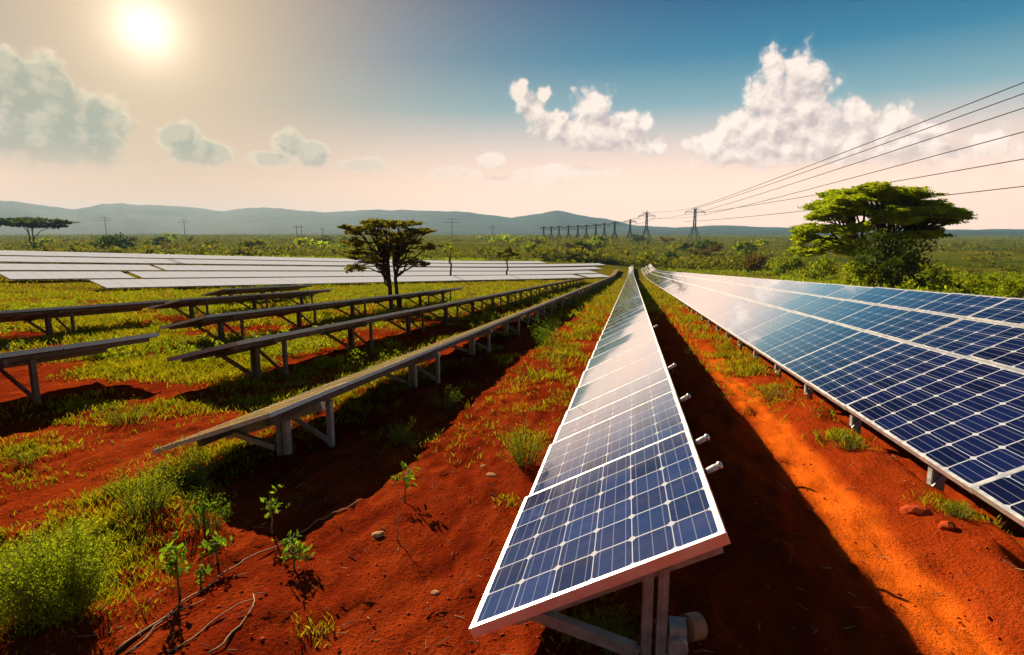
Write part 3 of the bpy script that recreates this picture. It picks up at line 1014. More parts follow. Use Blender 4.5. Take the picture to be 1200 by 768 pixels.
def shrub(name, px, py, hpx, wpx, label, leafm, n=900, group=None, cat='bush', lobes=7, ls=.035, stem=True, asp=.5, upz=.5):
    b = at(px, py)
    dist = sqrt(b.x**2 + b.y**2)
    kk = (b.y * cos(YAW) - b.x * sin(YAW)) / 700
    H, Wd = hpx * kk, wpx * kk
    root = thing(name, b, label, cat, group)
    pts = []
    for i in range(lobes):
        a = random.uniform(0, 2 * pi); rr_ = sqrt(random.random()) * .34
        c = (cos(a) * rr_ * Wd, sin(a) * rr_ * Wd, H * random.uniform(.28, .72) * (1.05 - rr_))
        r = (Wd * random.uniform(.16, .28), Wd * random.uniform(.16, .28), H * random.uniform(.17, .30))
        for _ in range(6):
            cc = blob_pts(c, r, 1, .6)[0]
            pts.append(blob_pts(cc, np.array(r) * random.uniform(.35, .6), max(4, n // (lobes * 6)), .3))
    pts = np.concatenate(pts)
    pts[:, 2] = np.abs(pts[:, 2])
    leaf_obj('foliage', pts, max(H, Wd) * ls * (.6 + .8 * RNG.random(len(pts))), leafm, root, asp=asp, up=upz)
    mb = MB()
    for _ in range(5):
        e = Vector((random.uniform(-.28, .28) * Wd, random.uniform(-.28, .28) * Wd, H * random.uniform(.45, .8)))
        mb.tube(limb((random.gauss(0, .02) * Wd, 0, -.05), e, .05, 4, .08), [.020 * H, .017 * H, .013 * H, .009 * H, .004 * H], 5)
    mb.build('stems', M['barkd'], root)
    return root

# umbrella tree and bushes in the plain
bp = at(40, 294); kk = bp.length / 700
tree('umbrella_tree', bp, 30 * kk, 78 * kk, 'flat dark umbrella tree at the far left beyond the bright tables', 'tree', [(0, -.03, .6, .012 * 78 * kk), (.02, .05, .62, .01 * 78 * kk)],
     [(-.1, 0, .93, .3, .25, .05), (.15, 0, .86, .3, .25, .06), (-.3, 0, .82, .18, .18, .06), (.34, 0, .74, .14, .14, .05), (0, 0, .76, .25, .2, .06)], M['dark'], M['barkd'], 2200, .028 * 78 * kk, asp=.5)
shrub('round_bush', 140, 296, 29, 52, 'rounded dark bush beyond the bright tables, beside the flat umbrella tree', M['dark'], 1500, ls=.03, lobes=9)
shrub('round_bush', 196, 297, 17, 30, 'low bronze bush right of the rounded dark bush', M['bronze'], 600)
shrub('round_bush', 246, 294, 16, 26, 'small dark bush near the thin left power pole', M['dark'], 500)
shrub('round_bush', 300, 296, 18, 44, 'broad olive bush above the middle of the bright tables', M['scrub'], 700)
shrub('round_bush', 398, 297, 16, 34, 'green bush just left of the field tree crown', M['bushy'], 600)
shrub('round_bush', 703, 309, 17, 22, 'lone rounded bush beyond the end of the bright tables', M['dark'], 700)
shrub('leafy_bush', 755, 312, 20, 40, 'green bush just beyond the far end of the right solar row', M['bushy'], 900)
shrub('leafy_bush', 787, 312, 22, 34, 'darkest rounded bush beyond the far end of the right solar row', M['dark'], 1000)
shrub('leafy_bush', 878, 322, 34, 42, 'bronze and dark bush halfway between the big pylon and the great acacia', M['bronze'], 1400, lobes=8)
shrub('leafy_bush', 920, 325, 30, 46, 'bright green bush under the left skirt of the great acacia', M['bushy'], 1400, lobes=8)
shrub('leafy_bush', 962, 332, 36, 46, 'tall leafy bush against the left side of the great acacia', M['bushy'], 1500, lobes=8)
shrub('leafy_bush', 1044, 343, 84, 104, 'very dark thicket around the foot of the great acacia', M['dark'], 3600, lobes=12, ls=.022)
shrub('leafy_bush', 1010, 342, 44, 60, 'leafy bush in front of the thicket left of the acacia foot', M['acacia'], 2000, lobes=9, ls=.028)
shrub('leafy_bush', 1096, 340, 46, 50, 'yellow green bush right of the acacia foot', M['bushy'], 1600, lobes=8)
shrub('leafy_bush', 1128, 345, 26, 40, 'dark small bush in the meadow right of the acacia', M['dark'], 900)
shrub('leafy_bush', 1150, 349, 34, 66, 'broad bright yellow green bush along the top edge of the right row', M['bushy'], 2600, lobes=12, ls=.024)
shrub('leafy_bush', 1192, 352, 36, 60, 'rightmost yellow green bush by the right frame edge', M['bushy'], 2600, lobes=12, ls=.024)

rb = random.Random(21)
for i in range(34):
    px = rb.uniform(-10, 905) if i % 3 else rb.uniform(560, 940)
    py = rb.uniform(281, 293) if px < 620 else rb.uniform(284, 304)
    h = rb.uniform(8, 15) * (py - 268) / 20
    shrub('plain_bush', px, py, h, h * rb.uniform(1.4, 2.4), 'rounded wild bush standing in the open plain beyond the solar rows', [M['bushy'], M['dark'], M['acacia'], M['bronze'], M['bushy']][i % 5], 420, 'wild bushes of the plain', ls=.05, lobes=6)

def sapling(px, py, hpx, wpx, label, leafm, n=260):
    b = at(px, py); kk = (b.y * cos(YAW) - b.x * sin(YAW)) / 700
    H, Wd = hpx * kk, wpx * kk
    return tree('sapling', b, H, Wd, label, 'tree', [(0, .05, .7, .03 * H)],
                [(0, 0, .86, .3, .3, .10), (-.2, 0, .72, .25, .25, .09), (.2, .1, .74, .25, .25, .09)], leafm, M['bark'], n, .07 * Wd, asp=.45)
sapling(528, 328, 46, 22, 'slender pale green sapling right of the field tree', M['bushy'])
sapling(594, 327, 40, 30, 'bushy topped sapling in front of the right part of the bright tables', M['olive'], 600)

# scrub of the open plain
def build_scrub():
    n = 24000
    Y = 190 + (2400 - 190) * RNG.random(n)**1.9
    X = Y * RNG.uniform(-1.35, .85, n) + RNG.uniform(-30, 30, n)
    cl = fbm(X * .012 + 50, Y * .006, 4)
    keep = RNG.random(n) < np.clip((cl - .36) * 4.5, .10, 1)
    X, Y = X[keep], Y[keep]; Z = zgr(X, Y)
    V = []; 
    hs = RNG.uniform(.8, 2.8, len(X)) * np.where(RNG.random(len(X)) < .14, 1.9, 1)
    per = np.where(Y < 420, 46, np.where(Y < 900, 20, 8))
    cen = []; siz = []
    for x, y, z, h, p in zip(X, Y, Z, hs, per):
        w = h * random.uniform(.7, 1.5)
        q = blob_pts((x, y, z + h * .42), (w, w, h * .6), p, .45)
        cen.append(q); siz.append(np.full(p, h * (.17 if p > 40 else .27 if p > 10 else .45)))
    cen = np.concatenate(cen); siz = np.concatenate(siz) * (.7 + .6 * RNG.random(len(cen)))
    Vv, F = leaves(cen, siz, asp=.62, up=.6)
    o = link(bpy.data.objects.new('scrub', mesh_np('scrub', Vv, F, M['scrub'], 4)))
    tag(o, 'low olive scrub covering the plain out to the hills', 'scrub', kind='stuff')
    # nearer meadow cover beyond the rows
    n = 8000
    Y = RNG.uniform(34, 200, n); X = Y * RNG.uniform(-.9, .95, n) + RNG.uniform(-4, 4, n)
    q = -.94 * X + .342 * Y
    keep = ((X > 9) | (Y > 176) | ((X < -14) & (q > 84)))
    cl = fbm(X * .08 + 9, Y * .05, 4)
    keep &= RNG.random(n) < np.clip((cl - .36) * 5, .05, 1)
    X, Y = X[keep], Y[keep]; Z = zgr(X, Y)
    cen = []; siz = []
    for x, y, z in zip(X, Y, Z):
        h = random.uniform(.35, 1.1); w = h * random.uniform(.8, 1.6)
        p = 60 if y < 90 else 34
        cen.append(blob_pts((x, y, z + h * .4), (w, w, h * .6), p, .4)); siz.append(np.full(p, h * .15 if y < 90 else h * .2))
    cen = np.concatenate(cen); siz = np.concatenate(siz) * (.7 + .6 * RNG.random(len(cen)))
    Vv, F = leaves(cen, siz, asp=.55, up=.6)
    o = link(bpy.data.objects.new('ground_cover', mesh_np('ground_cover', Vv, F, M['bushy'], 4)))
    tag(o, 'yellow green low growth in the meadow beyond the solar rows', 'ground cover', kind='stuff')
build_scrub()

# ------------------------------------------------------------------ grass among the rows
def unproject_arr(px, py):
    F = np.array([0, cos(PITCH), -sin(PITCH)]); Up = np.array([0, sin(PITCH), cos(PITCH)])
    r = np.stack([(px - 600) / FPX, np.zeros_like(px), np.zeros_like(px)], -1) - Up * ((py - 384) / FPX)[:, None] + F
    c, s = cos(YAW), sin(YAW)
    x = r[:, 0] * c - r[:, 1] * s; y = r[:, 0] * s + r[:, 1] * c; z = r[:, 2]
    t = np.full(len(px), 5.0)
    for _ in range(40):
        g = zbase(x * t, y * t)
        f = CZ + z * t - g
        t = np.clip(t - f / (z + SL * y - 1e-3) * .8, .3, 400)
    return x * t, y * t

def bump2(x, y, cx, cy, rx, ry): return np.exp(-(((x - cx) / rx)**2 + ((y - cy) / ry)**2))
PATCH = []      # (px, py, rx m, ry m, amplitude)
for q in [(40, 690, .5, .45, 1.0), (90, 630, .45, .4, .9), (160, 580, .5, .45, 1.0), (215, 555, .45, .45, 1.0), (260, 530, .5, .5, .9), (120, 480, .9, .6, .9), (170, 475, .6, .4, .8),
          (20, 530, .6, .4, .6), (230, 480, .7, .4, .8), (300, 470, .7, .5, .7), (615, 515, .22, .3, .9), (665, 465, .15, .35, .8), (655, 420, .22, .9, 1.0), (680, 390, .25, 1.6, 1.1),
          (905, 457, .22, .3, 1.0), (985, 513, .2, .25, 1.0), (1120, 597, .2, .2, .8), (880, 410, .3, .5, .6), (815, 385, .35, 1.6, 1.1), (790, 350, .5, 6, 1.2), (835, 395, .3, 1.0, .8), (600, 588, .1, .1, .5),
          (370, 745, .08, .05, .7), (700, 735, .2, .2, .6), (20, 560, .5, .3, .5), (130, 660, .4, .2, .6)]:
    p = at(q[0], q[1]); PATCH.append((p.x, p.y, q[2] * .8, q[3] * .8, q[4]))
def gdens(x, y):
    d = np.zeros_like(x)
    n = fbm(x * .8 + 31, y * .5 + 7, 4)
    n2 = fbm(x * 2.2 + 3, y * 1.6 + 70, 3)
    red = np.exp(-((x + 8.0 - .0 * y) / 3.6)**2) * np.clip((8.6 - y) / 1.5, 0, 1)
    left = np.clip((-5.0 - x) / 1.3, 0, 1) * np.clip((y - 6.8) / 1.6, 0, 1) * np.clip(1.2 - red * 2, 0, 1)
    d = np.maximum(d, left * np.clip((n - .455) * 7, 0, 1.0))
    undA = np.clip((x + 5.1) / .6, 0, 1) * np.clip((-1.3 - x) / .6, 0, 1) * np.clip((y - 5) / 4, .0, 1)
    d = np.maximum(d, undA * np.clip((n - .44) * 6, 0, .75))
    strip = np.exp(-((x + 1.35) / .45)**2) * np.clip((y - 6.5) / 4, 0, 1)
    d = np.maximum(d, strip * np.clip((n2 - .40) * 6, 0, 1))
    mid = np.exp(-((x - 2.05) / .42)**2) * np.clip((y - 7.5) / 3.5, 0, 1)
    d = np.maximum(d, mid * np.clip((n2 - .38) * 6, 0, 1))
    far = np.clip((y - 22) / 16, 0, 1)
    d = np.maximum(d, far * np.clip((n - .28) * 4, 0, 1) * .9)
    right = np.clip((x - 4.9) / .6, 0, 1)
    d = np.maximum(d, right * np.clip((n - .25) * 4, 0, 1))
    for (cx_, cy_, rx, ry, a) in PATCH:
        d = np.maximum(d, a * bump2(x, y, cx_, cy_, rx, ry) * np.clip((n2 - .25) * 4, 0, 1.1))
    d = d * (1 - .95 * np.exp(-((x - 1.72) / .28)**2) * np.clip((13 - y) / 5, 0, 1))
    return d
def build_grass():
    n = 300000
    px = RNG.uniform(-120, 1320, n); py = 312 + (900 - 312) * RNG.random(n)**1.5
    x, y = unproject_arr(px, py)
    d = gdens(x, y)
    ok = (RNG.random(n) < d) & (y < 110) & (y > .6)
    x, y = x[ok], y[ok]
    # jitter away from screen regularity
    x = x + RNG.normal(0, .02, len(x)) * (1 + y * .05); y = y + RNG.normal(0, .03, len(x)) * (1 + y * .05)
    z = zgr(x, y) - .01
    D = np.sqrt(x * x + y * y)
    reps = 4
    x = np.repeat(x, reps) + RNG.normal(0, .018, len(x) * reps) * np.repeat(1 + D * .12, reps)
    y = np.repeat(y, reps) + RNG.normal(0, .018, len(y) * reps) * np.repeat(1 + D * .12, reps)
    z = np.repeat(z, reps); D = np.repeat(D, reps)
    m = len(x)
    h = RNG.uniform(.04, .15, m) * (.6 + .9 * fbm(x * .9, y * .9, 3)) * np.clip(.12 + D * .06, .35, 1.4)
    wd = np.clip(.00050 * D, .0012, .04) * RNG.uniform(.7, 1.4, m)
    a = RNG.uniform(0, 2 * pi, m); la = RNG.uniform(0, 2 * pi, m); ln = h * RNG.uniform(.1, .8, m)
    dx, dy = np.cos(a) * wd, np.sin(a) * wd
    V = np.empty((m, 4, 3))
    V[:, 0] = np.stack([x - dx, y - dy, z], -1); V[:, 1] = np.stack([x + dx, y + dy, z], -1)
    mx, my = x + np.cos(la) * ln * .35, y + np.sin(la) * ln * .35
    V[:, 2] = np.stack([mx + dx * .75, my + dy * .75, z + h * .62], -1)
    V[:, 3] = np.stack([x + np.cos(la) * ln, y + np.sin(la) * ln, z + h], -1)
    F = np.arange(4 * m).reshape(m, 4)
    o = link(bpy.data.objects.new('grass', mesh_np('grass', V.reshape(-1, 3), F, M['grass'], 4)))
    tag(o, 'yellow green grass and weeds growing among the solar rows', 'grass', kind='stuff')
build_grass()

def build_field_weeds():
    n = 2200
    y = 8 + 50 * RNG.random(n)**1.2; x = -4.5 - (y * 1.1 + 3) * RNG.random(n)
    cl = fbm(x * .25 + 77, y * .2, 3)
    q = -.94 * x + .342 * y
    ok = (RNG.random(n) < np.clip((cl - .44) * 6, .05, 1)) & (q < 44) & ~((y < 9.5) & (x > -11))
    x, y = x[ok], y[ok]; z = zgr(x, y)
    cen = []; siz = []
    for a, b, c in zip(x, y, z):
        h = random.uniform(.16, .42); w = h * random.uniform(.6, 1.3)
        for _ in range(5):
            cc = np.array([a, b, c + h * .35]) + RNG.normal(size=3) * np.array([w * .5, w * .5, h * .22])
            cen.append(blob_pts(cc, (w * .45, w * .45, h * .4), 26, .3)); siz.append(np.full(26, h * .085))
    cen = np.concatenate(cen); siz = np.concatenate(siz) * (.6 + .8 * RNG.random(len(cen)))
    Vv, F = leaves(cen, siz, asp=.5, up=.7)
    o = link(bpy.data.objects.new('field_weeds', mesh_np('field_weeds', Vv, F, M['bushy'], 4)))
    tag(o, 'scattered green leafy weeds in the grass between the left rows', 'weeds', kind='stuff')
build_field_weeds()

# ------------------------------------------------------------------ individual weeds
def kat(b): return (b.y * cos(YAW) - b.x * sin(YAW)) / 700
def feathery(px, py, hpx, wpx, label, n_st=70, per=46, group='feathery weeds in the red soil', leafm=None):
    b = at(px, py); kk = kat(b); H, Wd = hpx * kk, wpx * kk
    root = thing('feathery_weed', b, label, 'weed', group)
    mb = MB(); pts = []
    for i in range(n_st):
        a = random.uniform(0, 2 * pi); r = sqrt(random.random())
        e = Vector((cos(a) * r * Wd * .5, sin(a) * r * Wd * .5, H * random.uniform(.35, 1.05) * (1 - .35 * r * r)))
        s = Vector((e.x * .35, e.y * .35, -.02))
        path = limb(s, e, .10, 4, .05)
        mb.tube(path, [.0028, .0025, .002, .0015, .001], 4, 0, False)
        for _ in range(per):
            f = random.uniform(.25, 1.0) * 3.999; i0 = int(f)
            p = path[i0].lerp(path[i0 + 1], f - i0)
            pts.append(p + Vector((random.gauss(0, 1), random.gauss(0, 1), random.gauss(0, 1))) * H * .045)
    pts = np.array([tuple(p) for p in pts]); pts[:, 2] = np.maximum(pts[:, 2], .004)
    mb.build('stems', M['stem'], root)
    leaf_obj('foliage', pts, H * .0145 * (.6 + .9 * RNG.random(len(pts))), leafm or M['feather'], root, asp=.42, up=.5)
feathery(72, 720, 130, 150, 'largest feathery yellow green weed at the lower left', 170, 95)
feathery(10, 700, 85, 90, 'feathery weed cut by the left frame edge', 60, 45)
feathery(170, 598, 66, 95, 'feathery weed clump right above the largest one', 70, 45)
feathery(225, 565, 62, 90, 'feathery weed clump under the low corner of the edge-on row', 70, 45)
feathery(150, 495, 34, 70, 'weed clump on the red path left of the edge-on row', 50, 40)
feathery(30, 545, 28, 50, 'small weed tuft at the left edge on the red path', 36, 36)
feathery(615, 545, 58, 70, 'bright weed tuft beside the middle row', 60, 50)
feathery(300, 418, 36, 36, 'weed tuft standing before the second dark row', 40, 36)
feathery(990, 526, 28, 44, 'weed tuft at a post of the right row, nearest but one', 40, 36)
feathery(905, 466, 20, 46, 'low weed tuft at the second post of the right row', 40, 30)
feathery(1122, 606, 26, 36, 'weed tuft in the shade edge of the nearest right panel', 36, 36, leafm=M['weed'])
feathery(245, 622, 62, 70, 'dark green weed in the shadow left of the white-stemmed seedling', 46, 40, leafm=M['weed'])
feathery(470, 520, 36, 44, 'green weed inside the shadow of the edge-on row', 40, 36, leafm=M['weed'])
feathery(520, 478, 30, 50, 'broader green weed further back in the shadow of the edge-on row', 40, 36, leafm=M['weed'])
feathery(640, 405, 40, 46, 'deep green weed in the far shadow beside the middle row', 40, 36, leafm=M['weed'])
feathery(213, 372, 34, 56, 'round green weed in the gap of the far left rows', 46, 40, leafm=M['weed'])
feathery(720, 762, 60, 70, 'dark weed growing under the nearest middle panel', 46, 40, leafm=M['weed'])

def seedling(px, py, hpx, wpx, label, n_br=7, leaf=.1, name='seedling', lean=0.0, st=None):
    b = at(px, py); kk = kat(b); H, Wd = hpx * kk, wpx * kk
    root = thing(name, b, label, 'seedling', 'young seedlings in the red soil')
    mb = MB(); pts = []
    stem = limb((0, 0, -.02), (lean * H, 0, H * .9), 0, 5, .03)
    mb.tube(stem, [.0075, .0065, .0055, .0045, .0035, .002], 6)
    for i in range(n_br):
        f = random.uniform(.35, 1.0) * 4.99; i0 = int(f); p = stem[i0].lerp(stem[i0 + 1], f - i0)
        a = random.uniform(0, 2 * pi); l = Wd * random.uniform(.25, .55)
        e = p + Vector((cos(a) * l, sin(a) * l, H * random.uniform(.0, .18)))
        br = limb(p, e, .15, 3, .06)
        mb.tube(br, [.003, .0025, .002, .0012], 4, 0, False)
        for _ in range(7):
            q = br[random.randint(1, 3)]
            pts.append(q + Vector((random.gauss(0, 1), random.gauss(0, 1), random.gauss(0, .6))) * l * .22)
    mb.build('stem', st or M['stem'], root)
    pts = np.array([tuple(p) for p in pts])
    leaf_obj('leaves', pts, Wd * leaf * (.6 + .8 * RNG.random(len(pts))), M['weed'], root, asp=.45, up=1.2)
seedling(319, 625, 56, 34, 'tall single-stemmed seedling standing in the dark shadow', 8, .10, st=M['dry'])
seedling(475, 589, 46, 30, 'leafy seedling on sunlit soil beside the shadow edge', 9, .13)
seedling(345, 668, 42, 46, 'low spreading seedling at the tip of the shadow', 14, .10)
seedling(211, 700, 88, 40, 'tall leafy climbing seedling with two tufts at the lower left', 16, .13)
seedling(255, 660, 34, 40, 'curling seedling between the two tall lower left ones', 11, .11)
seedling(236, 690, 30, 34, 'small pale seedling leaning beside the tall climbing one', 7, .11)
seedling(240, 620, 54, 30, 'single seedling half shaded just left of the deep shadow', 8, .12)
# bare dry stalk beside the middle row
def stalk(px, py, hpx, label):
    b = at(px, py); kk = kat(b); H = hpx * kk
    mb = MB(); mb.tube(limb((0, 0, -.02), (.02, 0, H), 0, 5, .02), [.005, .0045, .004, .0035, .003, .002], 5)
    for _ in range(3):
        z = random.uniform(.5, .95) * H; mb.tube([(.01, 0, z), (.01 + random.uniform(-.06, .06), random.uniform(-.04, .04), z + .05)], .0015, 4)
    tag(mb.build('dry_stalk', M['dry'], None, loc=b), label, 'stalk')
stalk(648, 462, 66, 'thin upright dry stalk beside the middle row')
stalk(465, 632, 34, 'short dry twig standing on the sunlit soil left of the middle row')

# dry vines on the ground
def vine(pxs, r, label):
    P = []; r *= .65
    for (a, b) in zip(pxs, pxs[1:]):
        pa, pb = at(*a), at(*b)
        n = max(3, int((pb - pa).length / .05))
        for i in range(n):
            q = pa.lerp(pb, i / n); q.x += .012 * sin(i * 1.1 + a[0]); P.append(g3(q.x, q.y) + Vector((0, 0, r + .012 * abs(sin(i * .7)))))
    zz = np.array([p.z for p in P]); zs = np.convolve(np.pad(zz, 6, mode='edge'), np.ones(13) / 13, 'valid')
    for p, q in zip(P, zs): p.z = max(q, float(zgr(p.x, p.y)) + r * .4)
    mb = MB(); o = P[0].copy()
    mb.tube([p - o for p in P], [r * (1 - .5 * i / len(P)) for i in range(len(P))], 6)
    tag(mb.build('dry_vine', M['dry'], None, True, loc=o), label, 'vine', 'dry vines on the soil')
vine([(135, 766), (175, 738), (240, 690), (285, 660), (330, 640), (380, 608), (430, 585)], .010, 'longest dry vine running from the lower left to the shadow edge')
vine([(150, 766), (190, 730), (215, 716), (255, 702)], .008, 'short dry vine forking off the longest one')
vine([(200, 768), (235, 742), (280, 712), (312, 697)], .008, 'upper of the two dry vines meeting in a bend')
vine([(245, 768), (268, 752), (288, 728), (300, 705), (316, 697)], .009, 'lower curved vine of the pair meeting in a bend')
vine([(172, 706), (188, 696), (196, 688)], .006, 'shortest pale twig left of the climbing seedling')

# stones
def stone(px, py, wpx, label, m=M['stone'], flat=.5):
    b = at(px, py); kk = kat(b); r = wpx * kk / 2
    import bmesh
    bm = bmesh.new(); bmesh.ops.create_icosphere(bm, subdivisions=2, radius=1)
    sx, sy = random.uniform(.8, 1.1), random.uniform(.6, .9)
    for v in bm.verts:
        c = v.co.copy(); f = 1 + .35 * (float(fbm(c.x * 1.7 + px, c.y * 1.7 + c.z * 2.3, 3)) - .5) * 2
        v.co = Vector((c.x * sx, c.y * sy, c.z * flat)) * r * f
    me = bpy.data.meshes.new('stone'); bm.to_mesh(me); bm.free(); me.materials.append(m)
    o = bpy.data.objects.new('stone', me); o.location = b + Vector((0, 0, r * flat * .05)); o.rotation_euler = (0, 0, random.uniform(0, 6))
    tag(link(o), label, 'stone', 'loose stones on the red soil')
stone(443, 627, 20, 'long pale stone on the sunlit soil below the leafy seedling', flat=.3)
stone(576, 557, 14, 'pale flat stone left of the bright weed tuft', flat=.3)
stone(567, 547, 11, 'smaller pale stone touching the flat one left of the weed tuft', flat=.35)
stone(510, 695, 16, 'flat buff stone between the vines and the nearest middle panel', flat=.3)
stone(1075, 602, 38, 'large red clod beside the shade of the nearest right panel', M['clod'], .55)
stone(1110, 618, 26, 'second red clod just right of the largest one', M['clod'], .5)
def pebbles():
    n = 3000
    px = RNG.uniform(0, 1200, n); py = RNG.uniform(440, 790, n)
    x, y = unproject_arr(px, py)
    x += RNG.normal(0, .05, n); y += RNG.normal(0, .05, n)
    z = zgr(x, y)
    ico = [(0, 0, 1), (.9, 0, .3), (.28, .85, .3), (-.73, .53, .3), (-.73, -.53, .3), (.28, -.85, .3), (0, 0, -.6)]
    fc = [(0, 1, 2), (0, 2, 3), (0, 3, 4), (0, 4, 5), (0, 5, 1), (6, 2, 1), (6, 3, 2), (6, 4, 3), (6, 5, 4), (6, 1, 5)]
    I = np.array(ico); Fi = np.array(fc)
    r = .004 + .014 * RNG.random(n)**4
    an = RNG.uniform(0, 6.28, n)
    pts = I[None] * (1 + .5 * (RNG.random((n, 7, 1)) - .5))
    ca, sa = np.cos(an)[:, None], np.sin(an)[:, None]
    X = (pts[:, :, 0] * ca - pts[:, :, 1] * sa * .7) * r[:, None] + x[:, None]
    Y = (pts[:, :, 0] * sa + pts[:, :, 1] * ca * .7) * r[:, None] + y[:, None]
    Z = pts[:, :, 2] * r[:, None] * .6 + z[:, None]
    V = np.stack([X, Y, Z], -1).reshape(-1, 3)
    F = (Fi[None] + 7 * np.arange(n)[:, None, None]).reshape(-1, 3)
    o = link(bpy.data.objects.new('pebbles', mesh_np('pebbles', V, F, M['clod'], 3)))
    tag(o, 'scattered small red crumbs and pebbles on the soil', 'pebbles', kind='stuff')
pebbles()
def litter():
    n = 380
    px = RNG.uniform(0, 1200, n); py = RNG.uniform(430, 790, n)
    x, y = unproject_arr(px, py)
    x += RNG.normal(0, .05, n); y += RNG.normal(0, .05, n)
    l = RNG.uniform(.02, .09, n); a = RNG.uniform(0, 2 * pi, n); w = RNG.uniform(.0012, .003, n)
    x2, y2 = x + np.cos(a) * l, y + np.sin(a) * l
    z1, z2 = zgr(x, y) + .004, zgr(x2, y2) + RNG.uniform(.004, .02, n)
    dx, dy = -np.sin(a) * w, np.cos(a) * w
    A = np.stack([x - dx, y - dy, z1], -1); B = np.stack([x + dx, y + dy, z1], -1); Cc = np.stack([x, y, z1 + 2 * w], -1)
    D_ = np.stack([x2 - dx, y2 - dy, z2], -1); E_ = np.stack([x2 + dx, y2 + dy, z2], -1); G = np.stack([x2, y2, z2 + 2 * w], -1)
    V = np.stack([A, B, Cc, D_, E_, G], 1).reshape(-1, 3)
    F = (np.array([(0, 3, 5, 2), (2, 5, 4, 1), (1, 4, 3, 0)])[None] + 6 * np.arange(n)[:, None, None]).reshape(-1, 4)
    o = link(bpy.data.objects.new('dry_litter', mesh_np('dry_litter', V, F, M['dry'], 4)))
    tag(o, 'scattered bits of dry straw on the red soil', 'litter', kind='stuff')
litter()

# ------------------------------------------------------------------ pylons and wires
def pylon(px, py, hpx, label, style='delta', rot=0.9, group='steel pylons of the power line', thick=1.0, parts=True):
    b = at(px, py); kk = kat(b); H = hpx * kk
    root = thing('power_pylon', b, label, 'pylon', group, rot)
    t = max(.10, .62 * kk) * thick
    if style == 'pole':
        mb = MB(); mb.tube([(0, 0, 0), (0, 0, H)], [t * .55, t * .4], 6); mb.build('mast', M['pylon'], root)
        for zf, sp in ((.84, .34), (.97, .20)):
            mb = MB(); mb.bar((-sp * H, 0, zf * H), (sp * H, 0, zf * H), t * .55, t * .55); mb.build('crossarm', M['pylon'], root)
        return root, None
    zw, zt, za = .46 * H, .90 * H, .86 * H
    hb, hw, ht = .165 * H, .030 * H, .021 * H
    mb = MB()
    def wid(z):
        return np.interp(z, [0, zw, H], [hb, hw, ht])
    lv = [0, .16, .30, .40, .46, .56, .66, .76, .86, .96]
    for sx in (-1, 1):
        for sy in (-1, 1):
            pts = [Vector((sx * wid(f * H), sy * wid(f * H), f * H)) for f in lv]
            for p, q in zip(pts, pts[1:]): mb.bar(p, q, t, t)
    for a, c in zip(lv, lv[1:]):
        wa, wc = wid(a * H), wid(c * H)
        for s in (-1, 1):
            mb.bar((-wa, s * wa, a * H), (wc, s * wc, c * H), t * .38, t * .38); mb.bar((wa, s * wa, a * H), (-wc, s * wc, c * H), t * .38, t * .38)
            mb.bar((s * wa, -wa, a * H), (s * wc, wc, c * H), t * .38, t * .38)
    mb.build('tower', M['pylon'], root)
    arms = []
    sp = .29 * H if style != 'wood' else .2 * H
    mb = MB()
    mb.bar((-sp, 0, za), (sp, 0, za), t * .9, t * .9)
    for s in (-1, 1):
        mb.bar((s * sp, 0, za), (0, 0, .99 * H), t * .7, t * .7)
        mb.bar((s * sp * .5, 0, za), (s * ht, 0, .95 * H), t * .5, t * .5)
    mb.build('crossarm', M['pylon'], root)
    if style == 'double':
        mb = MB(); mb.bar((-sp * .6, 0, .99 * H), (sp * .6, 0, .99 * H), t * .7, t * .7); mb.bar((0, 0, .95 * H), (0, 0, 1.06 * H), t, t); mb.build('crossarm', M['pylon'], root)
    for s in (-1, -.0, 1):
        x = s * sp * .97
        mb = MB(); mb.tube([(x, 0.0, za), (x, 0, za - .075 * H)], t * .45, 6)
        mb.build('insulator', M['glass'], root)
        arms.append(b + Matrix.Rotation(rot, 3, 'Z') @ Vector((x, 0, za - .075 * H)))
    arms.append(b + Vector((0, 0, .99 * H)))
    return root, arms
p1, A1 = pylon(813, 284, 40, 'largest steel lattice pylon with triangular crossarm, right of the line', rot=.22)
p2, A2 = pylon(757, 282.5, 33, 'second pylon of the line, with a double crossarm, left of the largest', 'double', rot=.22)
p3, A3 = pylon(738, 281.5, 24, 'third pylon of the line counted from the largest one', rot=.22)
p4, A4 = pylon(720, 281, 21, 'fourth pylon of the line counted from the largest one', rot=.22)
prev = A4
ALL = [A1, A2, A3, A4]
names = ['fifth', 'sixth', 'seventh', 'eighth', 'ninth', 'tenth', 'eleventh', 'last']
for nm, (px, hp) in zip(names, [(708, 19), (698, 18), (687, 17), (677, 16.5), (666, 16), (655, 15.5), (646, 15), (637, 15)]):
    _, a = pylon(px, 280.6, hp, nm + ' pylon of the line receding from the largest one towards the hills', rot=.22)
    ALL.append(a)
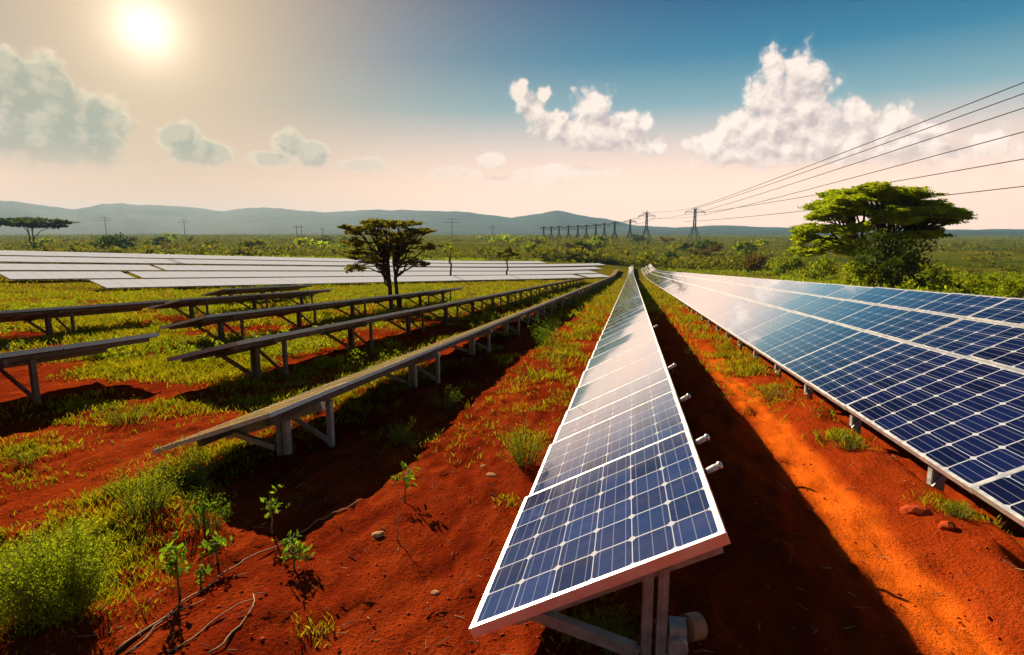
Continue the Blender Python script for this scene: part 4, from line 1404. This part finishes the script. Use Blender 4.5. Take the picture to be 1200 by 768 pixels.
for (px, py, hp, lab) in [(125, 273, 18, 'far pylon beyond the rounded dark bush at the left'), (217, 274, 16, 'thin far pole left of the middle bright tables'), (348, 277, 12, 'left of the two small far poles standing close together'),
                          (353.5, 277, 12, 'right of the two small far poles standing close together'), (378, 278, 10, 'tiny far pole just left of the field tree crown'), (530, 284, 27, 'pylon standing just right of the field tree'), (577, 279, 14, 'thin far pole right of the field tree pylon')]:
    b = ray(px, py)
    pylon(px, max(py, 277.5), hp + max(0, 277.5 - py), lab, 'pole', rot=.15, group='far poles across the plain', thick=1.1)

def wire(a, b, sag, r0, label, n=40, r1=None):
    mb = MB(); o = a.copy()
    pts = []
    for i in range(n + 1):
        f = i / n
        p = a.lerp(b, f); p.z -= 4 * f * (1 - f) * sag
        pts.append(p - o)
    mb.tube(pts, [r0 + ((r1 or r0) - r0) * i / n for i in range(n + 1)], 5)
    tag(mb.build('power_wire', M['wire'], None, loc=o), label, 'power line', 'wires of the power line')
def far_pt(px, py, d):
    r = ray(px, py); return Vector((0, 0, CZ)) + r * (d / (r.length))
ends = [((1200, 88), 'highest power wire crossing the right sky'), ((1200, 101), 'second highest power wire in the right sky'), ((1200, 118), 'third highest power wire in the right sky'),
        ((1200, 146), 'fourth power wire from the top, above the acacia'), ((1200, 178), 'fifth power wire, passing just over the acacia crown'), ((1200, 210), 'lowest power wire, passing behind the acacia crown')]
atts = [A1[3], A1[3] + Vector((1, 0, -1.2)), A1[1] + Vector((0, 0, 2)), A1[2], A1[0], A1[0] + Vector((-2, 0, -9))]
for (q, lab), a in zip(ends, atts):
    # carry the line past the right edge of the view
    e = far_pt(q[0], q[1], 170)
    mid = e + (e - a) * .35
    wire(a, mid, 2.0, .28, lab, r1=.055)
for i in range(len(ALL) - 1):
    for j, w in ((0, 'left'), (2, 'right'), (3, 'top')):
        wire(ALL[i][j], ALL[i + 1][j], 2.0, .22, '%s wire between the %s and %s pylons of the line' % (w, (['largest', 'second', 'third', 'fourth'] + names)[i], (['largest', 'second', 'third', 'fourth'] + names)[i + 1]), 8)
